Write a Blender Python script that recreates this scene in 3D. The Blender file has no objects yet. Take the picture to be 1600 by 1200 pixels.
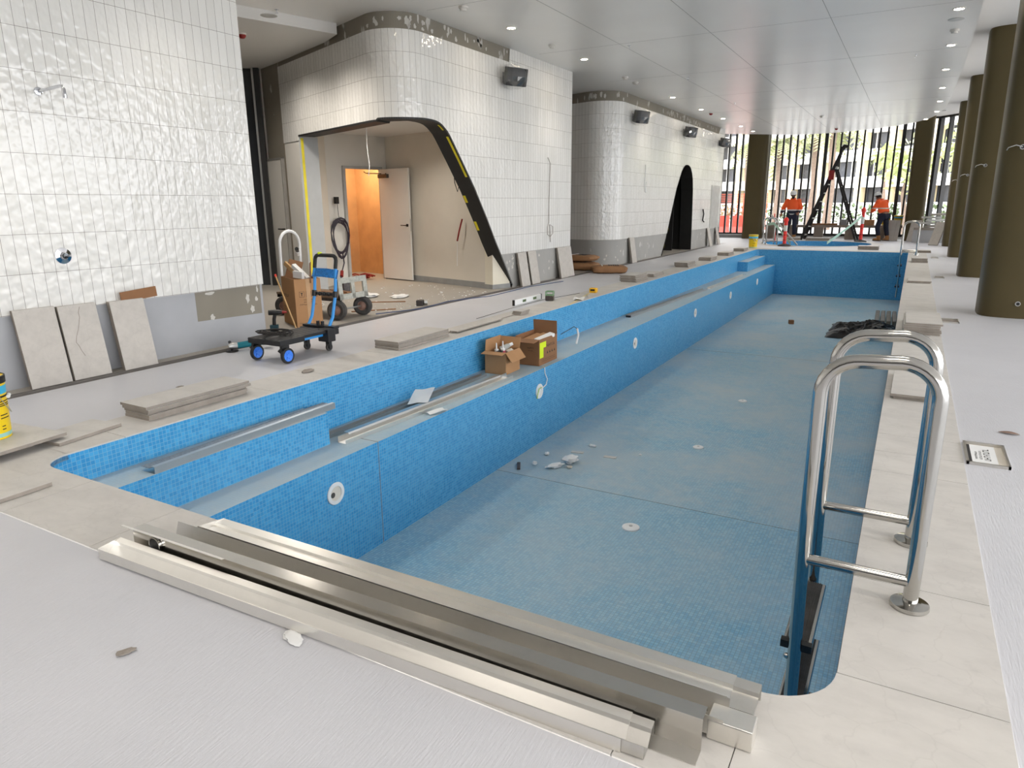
import bpy, bmesh, math, random
from mathutils import Vector, Matrix, noise
D = bpy.data
S = bpy.context.scene
COL = S.collection
PI = math.pi
R = math.radians
V = Vector
random.seed(7)

# ------------------------------------------------------------------ helpers
def lin(c):
    return tuple((v / 255 / 12.92 if v / 255 <= .04045 else ((v / 255 + .055) / 1.055) ** 2.4) for v in c)

class MB:
    """collects shapes and links them as ONE mesh object"""
    def __init__(s):
        s.bm = bmesh.new(); s.m = 0; s.uvl = s.bm.loops.layers.uv.new('UVMap')
    def face(s, pts, uv=None):
        f = s.bm.faces.new([s.bm.verts.new(p) for p in pts]); f.material_index = s.m
        if uv:
            for l, t in zip(f.loops, uv): l[s.uvl].uv = t
        return f
    def mesh(s, vs, fs, M=None):
        vv = [s.bm.verts.new(M @ V(v) if M else v) for v in vs]
        for f in fs:
            try: s.bm.faces.new([vv[i] for i in f]).material_index = s.m
            except ValueError: pass
    def box(s, x0, x1, y0, y1, z0, z1, M=None):
        v = [(x, y, z) for z in (z0, z1) for y in (y0, y1) for x in (x0, x1)]
        s.mesh(v, [(0, 2, 3, 1), (4, 5, 7, 6), (0, 1, 5, 4), (2, 6, 7, 3), (0, 4, 6, 2), (1, 3, 7, 5)], M)
    def cbox(s, c, d, M=None):
        T = Matrix.Translation(c)
        if M: T = T @ M
        s.box(-d[0]/2, d[0]/2, -d[1]/2, d[1]/2, -d[2]/2, d[2]/2, T)
    def prism(s, poly, z0, z1, M=None):
        n = len(poly)
        v = [(p[0], p[1], z0) for p in poly] + [(p[0], p[1], z1) for p in poly]
        s.mesh(v, [tuple(range(n))[::-1], tuple(range(n, 2*n))] + [(i, (i+1) % n, n+(i+1) % n, n+i) for i in range(n)], M)
    def cyl(s, p0, p1, r0, r1=None, n=16):
        s.tube([p0, p1], r0, n, radii=[r0, r0 if r1 is None else r1])
    def tube(s, pts, r, n=8, radii=None, caps=True, closed=False):
        pts = [V(p) for p in pts]; k = len(pts); vs = []; up = None
        for i, p in enumerate(pts):
            if closed: t = pts[(i+1) % k] - pts[i-1]
            else: t = pts[min(i+1, k-1)] - pts[max(i-1, 0)]
            if t.length < 1e-9: t = V((0, 0, 1))
            t.normalize()
            if up is None:
                up = V((0, 0, 1)) if abs(t.z) < .9 else V((1, 0, 0))
            a = t.cross(up)
            if a.length < 1e-6: a = t.cross(V((1, 0, 0)))
            a.normalize(); b = a.cross(t).normalized(); up = b
            rr = radii[i] if radii else r
            vs += [p + a*math.cos(2*PI*j/n)*rr + b*math.sin(2*PI*j/n)*rr for j in range(n)]
        fs = []
        for i in range(k if closed else k-1):
            q = ((i+1) % k)*n
            fs += [(i*n+j, i*n+(j+1) % n, q+(j+1) % n, q+j) for j in range(n)]
        if caps and not closed: fs += [tuple(range(n))[::-1], tuple(range((k-1)*n, k*n))]
        s.mesh(vs, fs)
    def lathe(s, prof, n=24, M=None):
        vs = [(r*math.cos(2*PI*j/n), r*math.sin(2*PI*j/n), z) for r, z in prof for j in range(n)]
        fs = [(i*n+j, i*n+(j+1) % n, (i+1)*n+(j+1) % n, (i+1)*n+j) for i in range(len(prof)-1) for j in range(n)]
        closed = prof[0] == prof[-1] or abs(prof[0][1]-prof[-1][1]) < 1e-6
        if prof[0][0] > 1e-5 and not closed: fs.append(tuple(range(n))[::-1])
        if prof[-1][0] > 1e-5 and not closed: fs.append(tuple(range((len(prof)-1)*n, len(prof)*n)))
        s.mesh(vs, fs, M)
    def ball(s, c, r, n=12, sc=(1, 1, 1)):
        m = n//2
        s.lathe([(max(r*math.sin(PI*i/m), 1e-4), -r*math.cos(PI*i/m)) for i in range(m+1)], n, Matrix.Translation(c) @ Matrix.Diagonal((*sc, 1)))
    def grid(s, f, nu, nv, M=None):
        vs = [f(i/nu, j/nv) for j in range(nv+1) for i in range(nu+1)]
        s.mesh(vs, [(j*(nu+1)+i, j*(nu+1)+i+1, (j+1)*(nu+1)+i+1, (j+1)*(nu+1)+i) for j in range(nv) for i in range(nu)], M)
    def build(s, name, mats, parent=None, smooth=True, boxuv=False, loc=None, rot=None, weld=0, bev=0, solid=0):
        if weld: bmesh.ops.remove_doubles(s.bm, verts=s.bm.verts, dist=weld)
        bmesh.ops.recalc_face_normals(s.bm, faces=s.bm.faces) if s.bm.faces and not getattr(s, 'keep', False) else None
        if boxuv:
            s.bm.normal_update()
            for f in s.bm.faces:
                n = f.normal
                for l in f.loops:
                    c = l.vert.co
                    l[s.uvl].uv = (c.x, c.y) if abs(n.z) > .6 else ((c.y, c.z) if abs(n.x) > .7 else (c.x, c.z))
        me = D.meshes.new(name); s.bm.to_mesh(me); s.bm.free()
        if not isinstance(mats, (list, tuple)): mats = [mats]
        for m in mats: me.materials.append(m)
        if smooth:
            me.polygons.foreach_set('use_smooth', [True]*len(me.polygons)); me.set_sharp_from_angle(angle=R(38))
        o = D.objects.new(name, me); COL.objects.link(o)
        if parent: o.parent = parent
        if loc: o.location = loc
        if rot: o.rotation_euler = rot
        if solid:
            md = o.modifiers.new('solid', 'SOLIDIFY'); md.thickness = solid; md.offset = 0
        if bev:
            md = o.modifiers.new('bevel', 'BEVEL'); md.width = bev; md.segments = 2; md.limit_method = 'ANGLE'
        return o

def tag(o, label=None, cat=None, group=None, kind=None):
    if label: o['label'] = label
    if cat: o['category'] = cat
    if group: o['group'] = group
    if kind: o['kind'] = kind
    return o
def thing(name, label, cat, loc=(0, 0, 0), rz=0, group=None):
    o = D.objects.new(name, None); COL.objects.link(o); o.empty_display_size = .05
    o.location = loc; o.rotation_euler = (0, 0, rz)
    return tag(o, label, cat, group)
def struct(o, label=None, cat=None): return tag(o, label, cat, kind='structure')
def copy_tree(o, parent=None):
    kids = list(o.children)
    c = o.copy(); COL.objects.link(c)
    if parent: c.parent = parent
    for k in kids: copy_tree(k, c)
    return c

# ------------------------------------------------------------------ materials
class NT:
    def __init__(s, name):
        s.mat = D.materials.new(name); s.mat.use_nodes = True; s.t = s.mat.node_tree
        s.b = s.t.nodes['Principled BSDF']; s.out = s.t.nodes['Material Output']
    def n(s, typ, **kw):
        x = s.t.nodes.new('ShaderNode' + typ)
        for k, v in kw.items():
            if k.startswith('i_'): x.inputs[k[2:].replace('_', ' ')].default_value = v
            else: setattr(x, k, v)
        return x
    def l(s, a, b): s.t.links.new(a, b)
    def coord(s, which='Object', scale=(1, 1, 1), rot=(0, 0, 0)):
        c = s.n('TexCoord'); m = s.n('Mapping'); m.inputs['Scale'].default_value = scale; m.inputs['Rotation'].default_value = rot
        s.l(c.outputs[which], m.inputs[0]); return m.outputs[0]
    def noise(s, vec, scale, detail=4, rough=.55):
        x = s.n('TexNoise'); x.inputs['Scale'].default_value = scale; x.inputs['Detail'].default_value = detail; x.inputs['Roughness'].default_value = rough
        s.l(vec, x.inputs['Vector']); return x.outputs['Fac']
    def ramp(s, fac, stops):
        x = s.n('ValToRGB'); e = x.color_ramp.elements
        while len(e) < len(stops): e.new(.5)
        for q, (p, c) in zip(e, stops): q.position = p; q.color = (*c[:3], 1)
        s.l(fac, x.inputs[0]); return x.outputs[0]
    def mix(s, fac, a, b, typ='MIX'):
        x = s.n('MixRGB', blend_type=typ)
        for i, v in enumerate((fac, a, b)):
            if hasattr(v, 'links'): s.l(v, x.inputs[i])
            else: x.inputs[i].default_value = (*v, 1) if isinstance(v, tuple) and len(v) == 3 else v
        return x.outputs[0]
    def bump(s, h, strength=.3, dist=.01, prev=None):
        x = s.n('Bump'); x.inputs['Strength'].default_value = strength; x.inputs['Distance'].default_value = dist
        s.l(h, x.inputs['Height'])
        if prev: s.l(prev, x.inputs['Normal'])
        return x.outputs[0]
    def fin(s, col=None, rough=.5, metal=0, nrm=None, spec=None, coat=None):
        b = s.b
        if col is not None:
            if hasattr(col, 'links'): s.l(col, b.inputs['Base Color'])
            else: b.inputs['Base Color'].default_value = (*col, 1)
        if hasattr(rough, 'links'): s.l(rough, b.inputs['Roughness'])
        else: b.inputs['Roughness'].default_value = rough
        b.inputs['Metallic'].default_value = metal
        if nrm: s.l(nrm, b.inputs['Normal'])
        if spec is not None: b.inputs['Specular IOR Level'].default_value = spec
        if coat: b.inputs['Coat Weight'].default_value = coat
        return s.mat

def mat(name, rgb, rough=.5, metal=0, var=.12, vs=6, bump=0, bs=60, spec=None):
    """plain surface with soft procedural mottling"""
    t = NT(name); c = lin(rgb); v = t.coord()
    f = t.noise(v, vs)
    col = t.ramp(f, [(.25, tuple(x*(1-var) for x in c)), (.75, tuple(min(1, x*(1+var)) for x in c))])
    nr = t.bump(t.noise(v, bs), bump, .01) if bump else None
    return t.fin(col, rough, metal, nr, spec)

def tile_mat(name):
    t = NT(name); uv = t.coord('UV')
    b = t.n('TexBrick', offset=0, squash=1)
    for k, v in (('Scale', 1), ('Mortar Size', .0016), ('Mortar Smooth', .15), ('Bias', 0), ('Brick Width', .0905), ('Row Height', .303)): b.inputs[k].default_value = v
    b.inputs['Color1'].default_value = (*lin((236, 234, 229)), 1); b.inputs['Color2'].default_value = (*lin((228, 226, 220)), 1); b.inputs['Mortar'].default_value = (*lin((132, 122, 114)), 1)
    t.l(uv, b.inputs['Vector'])
    inv = t.n('Math', operation='SUBTRACT'); inv.inputs[0].default_value = 1; t.l(b.outputs['Fac'], inv.inputs[1])
    o = t.coord('UV', (1.4, 1, 1))
    n1 = t.bump(t.noise(o, 12, 1, .5), .38, .02)
    n2 = t.bump(inv.outputs[0], .35, .002, n1)
    return t.fin(b.outputs['Color'], .08, 0, n2, .6)

def mosaic_mat(name, dust, base=.05):
    t = NT(name); uv = t.coord('UV')
    b = t.n('TexBrick', offset=0, squash=1)
    for k, v in (('Scale', 1), ('Mortar Size', .0016), ('Mortar Smooth', .2), ('Bias', -.1), ('Brick Width', .0262), ('Row Height', .0262)): b.inputs[k].default_value = v
    c1, c2, mo = (lin((54, 148, 206)), lin((82, 172, 222)), lin((124, 180, 212))) if not dust else (lin((120, 178, 210)), lin((152, 202, 222)), lin((116, 148, 166)))
    b.inputs['Color1'].default_value = (*c1, 1); b.inputs['Color2'].default_value = (*c2, 1); b.inputs['Mortar'].default_value = (*mo, 1)
    t.l(uv, b.inputs['Vector'])
    col = b.outputs['Color']
    if dust:
        f = t.ramp(t.noise(uv, .55, 8, .62), [(.36, (base,)*3), (.62, (dust,)*3)])
        f2 = t.ramp(t.noise(uv, 7, 5, .7), [(.45, (0,)*3), (.8, (.5*dust,)*3)])
        col = t.mix(f, col, lin((182, 196, 202))); col = t.mix(f2, col, lin((204, 204, 198)))
    else:
        f2 = t.ramp(t.noise(uv, 1.2, 5, .7), [(.45, (0,)*3), (.85, (.25,)*3)])
        col = t.mix(f2, col, lin((120, 176, 214)))
    inv = t.n('Math', operation='SUBTRACT'); inv.inputs[0].default_value = 1; t.l(b.outputs['Fac'], inv.inputs[1])
    return t.fin(col, .26 if not dust else .6, 0, t.bump(inv.outputs[0], .4, .002), .55 if not dust else .35)

def stone_mat(name, rgb=(206, 202, 196), streak=(3, 6, 5), dirt=.4):
    t = NT(name); v = t.coord(); c = lin(rgb)
    a = t.noise(t.coord('Object', streak), 1.0, 7, .65)
    col = t.ramp(a, [(.3, tuple(x*.88 for x in c)), (.55, c), (.8, tuple(min(1, x*1.07) for x in c))])
    d = t.ramp(t.noise(v, 9, 8, .7), [(.58, (0,)*3), (.75, (dirt,)*3)])
    col = t.mix(d, col, tuple(x*.72 for x in c))
    nz = t.n('TexNoise'); nz.inputs['Scale'].default_value = 3.5; nz.inputs['Detail'].default_value = 5; t.l(v, nz.inputs['Vector'])
    ad = t.n('MixRGB', blend_type='ADD'); ad.inputs[0].default_value = .35; t.l(v, ad.inputs[1]); t.l(nz.outputs['Color'], ad.inputs[2])
    vo = t.n('TexVoronoi', feature='DISTANCE_TO_EDGE'); vo.inputs['Scale'].default_value = 5; t.l(ad.outputs[0], vo.inputs['Vector'])
    col = t.mix(t.ramp(vo.outputs['Distance'], [(.0, (.16,)*3), (.02, (0,)*3)]), col, tuple(x*.62 for x in c))
    return t.fin(col, .55, 0, t.bump(t.noise(v, 120), .08, .003), .35)

def plaster_mat(name, base, patch, scale=3.2, amt=.62):
    """board with smeared filler patches"""
    t = NT(name); v = t.coord('Object', (1, 1, .55)); n = t.noise(v, 3, 5)
    col = t.ramp(n, [(.3, tuple(x*.9 for x in lin(base))), (.7, lin(base))])
    w = t.n('TexVoronoi'); w.inputs['Scale'].default_value = scale; w.inputs['Randomness'].default_value = .9
    nz = t.n('TexNoise'); nz.inputs['Scale'].default_value = 9; t.l(v, nz.inputs['Vector'])
    ad = t.n('MixRGB', blend_type='ADD'); ad.inputs[0].default_value = .16; t.l(v, ad.inputs[1]); t.l(nz.outputs['Color'], ad.inputs[2])
    t.l(ad.outputs[0], w.inputs['Vector'])
    f = t.ramp(w.outputs['Distance'], [(.1, (1,)*3), (.17, (0,)*3)])
    col = t.mix(f, col, lin(patch))
    return t.fin(col, .75)

def steel_mat(name, rgb, rough, streak=(2, 90, 90), bump=.05, stain=.3):
    t = NT(name); v = t.coord('Object', streak); n = t.noise(v, 2, 4)
    r = t.n('MapRange'); r.inputs['To Min'].default_value = rough*.7; r.inputs['To Max'].default_value = rough*1.5; t.l(n, r.inputs['Value'])
    c = lin(rgb)
    d = t.ramp(t.noise(t.coord(), 5, 6, .7), [(.5, (0,)*3), (.75, (stain,)*3)])
    col = t.mix(d, c, tuple(x*.75 for x in c))
    return t.fin(col, r.outputs[0], 1, t.bump(n, bump, .002))

def emit_mat(name, rgb, st):
    t = NT(name); t.b.inputs['Base Color'].default_value = (*lin(rgb), 1)
    t.b.inputs['Emission Color'].default_value = (*lin(rgb), 1); t.b.inputs['Emission Strength'].default_value = st
    return t.mat

def thin_glass(name, tint=(1, 1, 1), refl=.06, haze=0):
    t = NT(name); t.t.nodes.remove(t.b)
    a = t.n('BsdfTransparent'); a.inputs[0].default_value = (*tint, 1); g = t.n('BsdfGlossy'); g.inputs['Roughness'].default_value = .02
    m = t.n('MixShader'); m.inputs[0].default_value = refl; t.l(a.outputs[0], m.inputs[1]); t.l(g.outputs[0], m.inputs[2])
    t.l(m.outputs[0], t.out.inputs[0]); return t.mat

def floor_mat(name, rgb, dirt=.3, rough=.42, wet=(10, 1.2, 1)):
    t = NT(name); v = t.coord(); c = lin(rgb)
    col = t.ramp(t.noise(v, .8, 6, .6), [(.3, tuple(x*.93 for x in c)), (.7, tuple(min(1, x*1.04) for x in c))])
    d = t.ramp(t.noise(v, 3.5, 9, .75), [(.6, (0,)*3), (.72, (dirt,)*3)])
    col = t.mix(d, col, tuple(x*.78 for x in c))
    br = t.noise(t.coord('Object', (26, 2.2, 1), (0, 0, .9)), 6, 5, .6)
    return t.fin(col, rough, 0, t.bump(br, .5, .004), .4)

M = {}
M['tile'] = tile_mat('white_glazed_tile')
M['mosaic'] = mosaic_mat('blue_mosaic', 0)
M['mosaic_floor'] = mosaic_mat('dusty_blue_mosaic', .55)
M['mosaic_floor2'] = mosaic_mat('very_dusty_blue_mosaic', .85, .15)
M['mosaic_ledge'] = mosaic_mat('dusty_ledge_mosaic', .97, .6)
M['stone'] = stone_mat('porcelain_stone')
M['stone_edge'] = mat('porcelain_body', (150, 141, 131), .7, var=.15, vs=12, bump=.2)
M['stone2'] = stone_mat('porcelain_stone_wall', (196, 190, 182), (9, 9, 3), .4)
M['floor'] = floor_mat('painted_screed', (207, 207, 211))
M['floor2'] = floor_mat('painted_screed_dusty', (193, 191, 190), .35)
M['dusty'] = floor_mat('dusty_concrete', (166, 160, 151), .6, .7)
M['grout'] = mat('grout', (120, 115, 110), .8)
M['render'] = mat('grey_membrane', (172, 173, 176), .6, var=.06, vs=3)
M['board'] = plaster_mat('plasterboard', (142, 135, 122), (196, 192, 184))
M['board2'] = plaster_mat('cement_sheet', (172, 170, 165), (210, 209, 205), 4.5)
M['white'] = mat('white_paint', (226, 222, 214), .55, var=.03, vs=2)
M['cream'] = mat('cream_paint', (222, 214, 200), .6, var=.04, vs=2)
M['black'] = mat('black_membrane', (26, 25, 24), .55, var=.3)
M['blackp'] = mat('black_plastic', (24, 24, 26), .4, var=.2)
M['rubber'] = mat('dusty_rubber', (70, 68, 66), .8, var=.35, vs=14, bump=.2)
M['steel'] = steel_mat('polished_steel', (188, 186, 181), .1, (20, 20, 20), .0, 0)
M['sheet'] = steel_mat('folded_stainless', (236, 233, 227), .3, bump=.008, stain=.25)
M['sheetd'] = steel_mat('folded_stainless_dull', (216, 213, 207), .34, bump=.008, stain=.5)
M['sheetf'] = steel_mat('folded_stainless_face', (200, 197, 191), .16, bump=.004, stain=.4)
M['chrome'] = steel_mat('chrome', (215, 216, 220), .05, (1, 1, 1), 0, 0)
M['alu'] = steel_mat('aluminium', (200, 200, 198), .35)
M['bronze'] = mat('bronze_paint', (86, 76, 51), .45, var=.05, vs=2, spec=.2)
M['mull'] = mat('dark_mullion', (38, 37, 36), .45, var=.1)
M['card'] = mat('cardboard', (178, 134, 92), .8, var=.07, vs=5)
M['cardd'] = mat('cardboard_dark', (146, 104, 70), .8, var=.08, vs=5)
M['ink'] = mat('black_ink', (30, 26, 24), .7)
M['wood'] = mat('timber', (198, 160, 110), .7, var=.15, vs=9)
M['paper'] = mat('paper', (236, 236, 234), .7, var=.03)
M['blue'] = mat('blue_paint', (50, 150, 226), .35, var=.04)
M['bluehub'] = mat('blue_hub', (58, 130, 236), .45)
M['yellow'] = mat('yellow_plastic', (244, 208, 20), .4, var=.05)
M['yellowtape'] = mat('yellow_tape', (226, 208, 30), .45)
M['neon'] = mat('neon_label', (226, 244, 30), .5, var=.03)
M['red'] = mat('red_plastic', (226, 62, 46), .45)
M['redd'] = mat('red_dark', (140, 26, 22), .5)
M['orange'] = mat('hivis_orange', (255, 96, 34), .7, var=.05, vs=9)
M['navy'] = mat('navy_cloth', (30, 34, 52), .85, var=.15)
M['silver'] = mat('reflective_tape', (214, 214, 208), .35)
M['skin'] = mat('skin', (150, 104, 80), .6)
M['hair'] = mat('dark_hair', (34, 27, 24), .7)
M['boot'] = mat('tan_leather', (168, 116, 66), .7, var=.15)
M['teal'] = mat('teal_plastic', (0, 120, 135), .4)
M['paperbag'] = mat('brown_paper_sack', (150, 110, 74), .75, var=.15, vs=7, bump=.4, bs=14)
M['poly'] = mat('black_sheet', (14, 14, 16), .42, var=.2, bump=.2, bs=20, spec=.3)
M['filler'] = mat('wall_filler', (206, 202, 194), .8, var=.05)
M['ceil'] = None
t = NT('satin_ceiling_panel'); v = t.coord()
sx = t.noise(t.coord('Object', (.9, 14, 1)), 1.0, 4, .6)
M['ceil'] = t.fin(t.ramp(t.noise(v, .6, 3), [(.3, lin((232, 229, 224))), (.7, lin((238, 236, 231)))]), .28, 0, t.bump(sx, .05, .01), .5)
M['ceil2'] = mat('ceiling_paint', (226, 224, 220), .6, var=.02, vs=1)
M['glass'] = thin_glass('clear_glass')
t = NT('wrapping_film'); t.t.nodes.remove(t.b)
a = t.n('BsdfTransparent'); g = t.n('BsdfGlossy'); g.inputs['Roughness'].default_value = .15; m = t.n('MixShader'); m.inputs[0].default_value = .14
t.l(a.outputs[0], m.inputs[1]); t.l(g.outputs[0], m.inputs[2]); t.l(m.outputs[0], t.out.inputs[0]); M['film'] = t.mat
M['lamp'] = emit_mat('lamp_lens', (255, 236, 205), 45)
M['leaf'] = mat('palm_leaf', (146, 152, 104), .6, var=.3, vs=2)
M['leaf2'] = mat('tree_leaf', (176, 184, 128), .6, var=.3, vs=2)
M['bark'] = mat('palm_bark', (128, 110, 96), .9, var=.25, vs=8)
M['bwhite'] = mat('balcony_render', (238, 238, 236), .7, var=.03)
M['bcream'] = mat('cream_column', (232, 216, 178), .7, var=.04)
M['bdark'] = mat('dark_glazing', (70, 72, 78), .25, var=.25, vs=.4)
M['hedge'] = mat('street_plants', (104, 120, 84), .8, var=.3, vs=3)
M['mesh'] = mat('orange_mesh', (222, 92, 58), .7, var=.15)
M['street'] = mat('street', (176, 174, 170), .8, var=.08, vs=.3)
M['ply'] = mat('plywood', (200, 156, 108), .65, var=.12, vs=4)
M['greentape'] = mat('pale_green_tape', (168, 204, 184), .5)
M['cablem'] = mat('dark_cable', (44, 34, 48), .5)
M['glasst'] = M['glass']

# ------------------------------------------------------------------ camera
cam = D.cameras.new('camera'); co = D.objects.new('camera', cam); COL.objects.link(co)
cam.sensor_width = 36; cam.lens = 1080/1600*36; cam.clip_start = .05; cam.clip_end = 400
YAW, PIT, ROL = R(-29.65), R(14.54), R(-.45)
fw = V((math.sin(YAW)*math.cos(PIT), math.cos(YAW)*math.cos(PIT), -math.sin(PIT)))
r0 = V((math.cos(YAW), -math.sin(YAW), 0)); u0 = r0.cross(fw)
rt = r0*math.cos(ROL) + u0*math.sin(ROL); up = rt.cross(fw)
co.matrix_world = Matrix(((rt.x, up.x, -fw.x, 0), (rt.y, up.y, -fw.y, 0), (rt.z, up.z, -fw.z, 1.38), (0, 0, 0, 1)))
S.camera = co
S.view_settings.view_transform = 'Standard'; S.view_settings.look = 'None'; S.view_settings.gamma = 1; S.view_settings.use_curve_mapping = False
S.view_settings.exposure = 1.28

# ------------------------------------------------------------------ sky
w = D.worlds.new('overcast_sky'); S.world = w; w.use_nodes = True
nt = w.node_tree; bg = nt.nodes['Background']
tc = nt.nodes.new('ShaderNodeTexCoord'); sp = nt.nodes.new('ShaderNodeSeparateXYZ'); rp = nt.nodes.new('ShaderNodeValToRGB')
nt.links.new(tc.outputs['Generated'], sp.inputs[0]); nt.links.new(sp.outputs['Z'], rp.inputs[0]); nt.links.new(rp.outputs[0], bg.inputs[0])
e = rp.color_ramp.elements
e[0].position = -.0; e[0].color = (.42, .41, .40, 1); e[1].position = 1; e[1].color = (1, 1.0, 1.02, 1)
q = e.new(.04); q.color = (.80, .81, .83, 1); q = e.new(.35); q.color = (.92, .94, .97, 1)
bg.inputs[1].default_value = 2.6

# ------------------------------------------------------------------ floor and pool
PX0, PX1, PY0, PY1 = -4.10, -.045, 1.845, 22.42
OX0, OX1, OY0, OY1 = -4.535, .39, 1.412, 23.0
SPA = (-2.9, 26.35, 1.75)
b = MB()
def rect(b, x0, x1, y0, y1, z=0): b.face([(x0, y0, z), (x1, y0, z), (x1, y1, z), (x0, y1, z)])
rect(b, OX1, 9, -12, 23.0); rect(b, OX0, OX1, -12, OY0); rect(b, -5.74, OX0, -12, 23.0)
rect(b, -6.9, 9, 28.9, 30.1); rect(b, -6.9, -5.4, 23.0, 28.9); rect(b, -.4, 9, 23.0, 28.9)
# patch with the round spa hole
def ring_patch(b, x0, x1, y0, y1, c, r, z=0, n=64):
    for i in range(n):
        a0, a1 = 2*PI*i/n, 2*PI*(i+1)/n
        def outer(a):
            dx, dy = math.cos(a), math.sin(a); k = 1e9
            if dx > 1e-6: k = min(k, (x1-c[0])/dx)
            if dx < -1e-6: k = min(k, (x0-c[0])/dx)
            if dy > 1e-6: k = min(k, (y1-c[1])/dy)
            if dy < -1e-6: k = min(k, (y0-c[1])/dy)
            return (c[0]+dx*k, c[1]+dy*k, z)
        b.face([(c[0]+math.cos(a0)*r, c[1]+math.sin(a0)*r, z), outer(a0), outer(a1), (c[0]+math.cos(a1)*r, c[1]+math.sin(a1)*r, z)])
    for cx in (x0, x1):
        pass
ring_patch(b, -5.4, -.4, 23.0, 28.9, SPA, SPA[2])
# corners missed by the radial fan
for cx, cy in ((-5.4, 23.0), (-.4, 23.0), (-5.4, 28.9), (-.4, 28.9)):
    n = 64; a = math.atan2(cy-SPA[1], cx-SPA[0]) % (2*PI); i = int(a/(2*PI)*n)
    def outer(a):
        dx, dy = math.cos(a), math.sin(a); k = 1e9
        for d_, lo, hi, c_ in ((dx, -5.4, -.4, SPA[0]), (dy, 23.0, 28.9, SPA[1])):
            if d_ > 1e-6: k = min(k, (hi-c_)/d_)
            if d_ < -1e-6: k = min(k, (lo-c_)/d_)
        return (SPA[0]+dx*k, SPA[1]+dy*k, 0)
    b.face([outer(2*PI*i/n), (cx, cy, 0), outer(2*PI*(i+1)/n)])
for f in b.bm.faces:
    if f.normal.z < 0: f.normal_flip()
b.m = 1
struct(b.build('floor', [M['floor'], M['floor2']], smooth=False), 'pale grey painted screed floor around the pool')
b = MB()
rect(b, -16, -5.86, -12, 32, -.001)
struct(b.build('floor', M['dusty'], smooth=False), 'bare dusty concrete floor behind and inside the tiled pods')
b = MB()   # wall drain channel between the two floors
b.box(-5.86, -5.74, -12, 25.5, -.06, -.05); b.box(-5.865, -5.855, -12, 25.5, -.06, .002); b.box(-5.815, -5.805, -12, 25.5, -.06, .003); b.box(-5.745, -5.735, -12, 25.5, -.06, .002)
struct(b.build('trim_1', M['grout'], smooth=False), 'narrow open drain slot along the foot of the tiled walls')
# coping
def corner(cx, cy, r, a0, a1, n=10): return [(cx+r*math.cos(a0+(a1-a0)*i/n), cy+r*math.sin(a0+(a1-a0)*i/n)) for i in range(n+1)]
rim = corner(PX0+.16, PY0+.16, .16, PI, 1.5*PI) + corner(PX1-.2, PY0+.2, .2, 1.5*PI, 2*PI) + corner(PX1-.02, PY1-.02, .02, 0, .5*PI, 3) + corner(PX0+.1, PY1-.1, .1, .5*PI, PI, 6)
b = MB()
zt = .006; g = .0018
def ctile(x0, x1, y0, y1): b.box(x0+g, x1-g, y0+g, y1-g, -.03, zt)
ys = [2.045, 2.69, 3.93, 4.27, 4.62] + [4.62+1.2*i for i in range(1, 16)]
ys = [y for y in ys if y < 22.3] + [PY1]
for a_, c_ in zip(ys, ys[1:]): ctile(PX1, OX1, a_, c_)
yl = [2.0, 2.35, 3.55, 4.15, 5.05] + [5.05+1.2*i for i in range(1, 15)]
yl = [y for y in yl if y < 22.2] + [PY1]
for a_, c_ in zip(yl, yl[1:]): ctile(OX0, PX0, a_, c_)
xf = [PX0+.16, -3.56, -2.85, -1.7, -.52, PX1-.2]
for a_, c_ in zip(xf, xf[1:]): ctile(a_, c_, OY0, PY0)
xb = [PX0+.1, -3.4, -2.2, -1.0, PX1-.02]
for a_, c_ in zip(xb, xb[1:]): ctile(a_, c_, PY1, OY1)
b.prism([(OX1-g, OY0+g), (OX1-g, 2.045-g), (PX1, 2.045-g)] + corner(PX1-.2, PY0+.2, .2, 2*PI, 1.5*PI)[1:] + [(PX1-.2+g, OY0+g)], -.03, zt)
b.prism([(OX0+g, OY0+g), (PX0+.16-g, OY0+g)] + corner(PX0+.16, PY0+.16, .16, 1.5*PI, PI) + [(OX0+g, 2.005-g)], -.03, zt)
b.box(PX1-.02, OX1, PY1, OY1, -.03, zt); b.box(OX0, PX0+.1, PY1+.0, OY1, -.03, zt)
struct(b.build('pool_coping', M['stone'], smooth=False), 'beige stone coping tiles around the empty pool')
b = MB()
n = len(rim)
inner = rim
def in_off(p, d):
    cx, cy = (PX0+PX1)/2, (PY0+PY1)/2
    return (p[0] + (d if p[0] > cx else -d), p[1] + (d if p[1] > cy else -d))
outr = [in_off(p, .4) for p in rim]
for i in range(n):
    j = (i+1) % n
    b.face([(*inner[i], -.004), (*outr[i], -.004), (*outr[j], -.004), (*inner[j], -.004)])
struct(b.build('coping_bed', M['grout'], smooth=False), 'dark grout bed under the coping tiles')
# pool shell
ZF, ZB, ZS, XB, XS = -1.33, -.45, -.19, -3.53, -3.83
b = MB()
for i in range(n):
    j = (i+1) % n
    b.face([(*rim[j], -.002), (*rim[i], -.002), (*rim[i], ZF), (*rim[j], ZF)])
b.face([(XB, PY0, ZB), (XB, PY1, ZB), (XB, PY1, ZF), (XB, PY0, ZF)])
for y0, y1 in ((PY0, 3.80), (19.83, PY1)):
    b.face([(XS, y0, ZS), (XS, y1, ZS), (XS, y1, ZB), (XS, y0, ZB)])
    ye = y1 if y0 < 5 else y0
    b.face([(XS, ye, ZS), (PX0, ye, ZS), (PX0, ye, ZB), (XS, ye, ZB)])
b.m = 1
b.face([(XB, PY0, ZF), (PX1, PY0, ZF), (PX1, 5.865, ZF), (XB, 5.865, ZF)])
b.m = 3; b.face([(XB, 5.865, ZF), (PX1, 5.865, ZF), (PX1, PY1, ZF), (XB, PY1, ZF)])
b.m = 2
b.face([(PX0, PY0, ZB), (XB, PY0, ZB), (XB, PY1, ZB), (PX0, PY1, ZB)])
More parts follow.
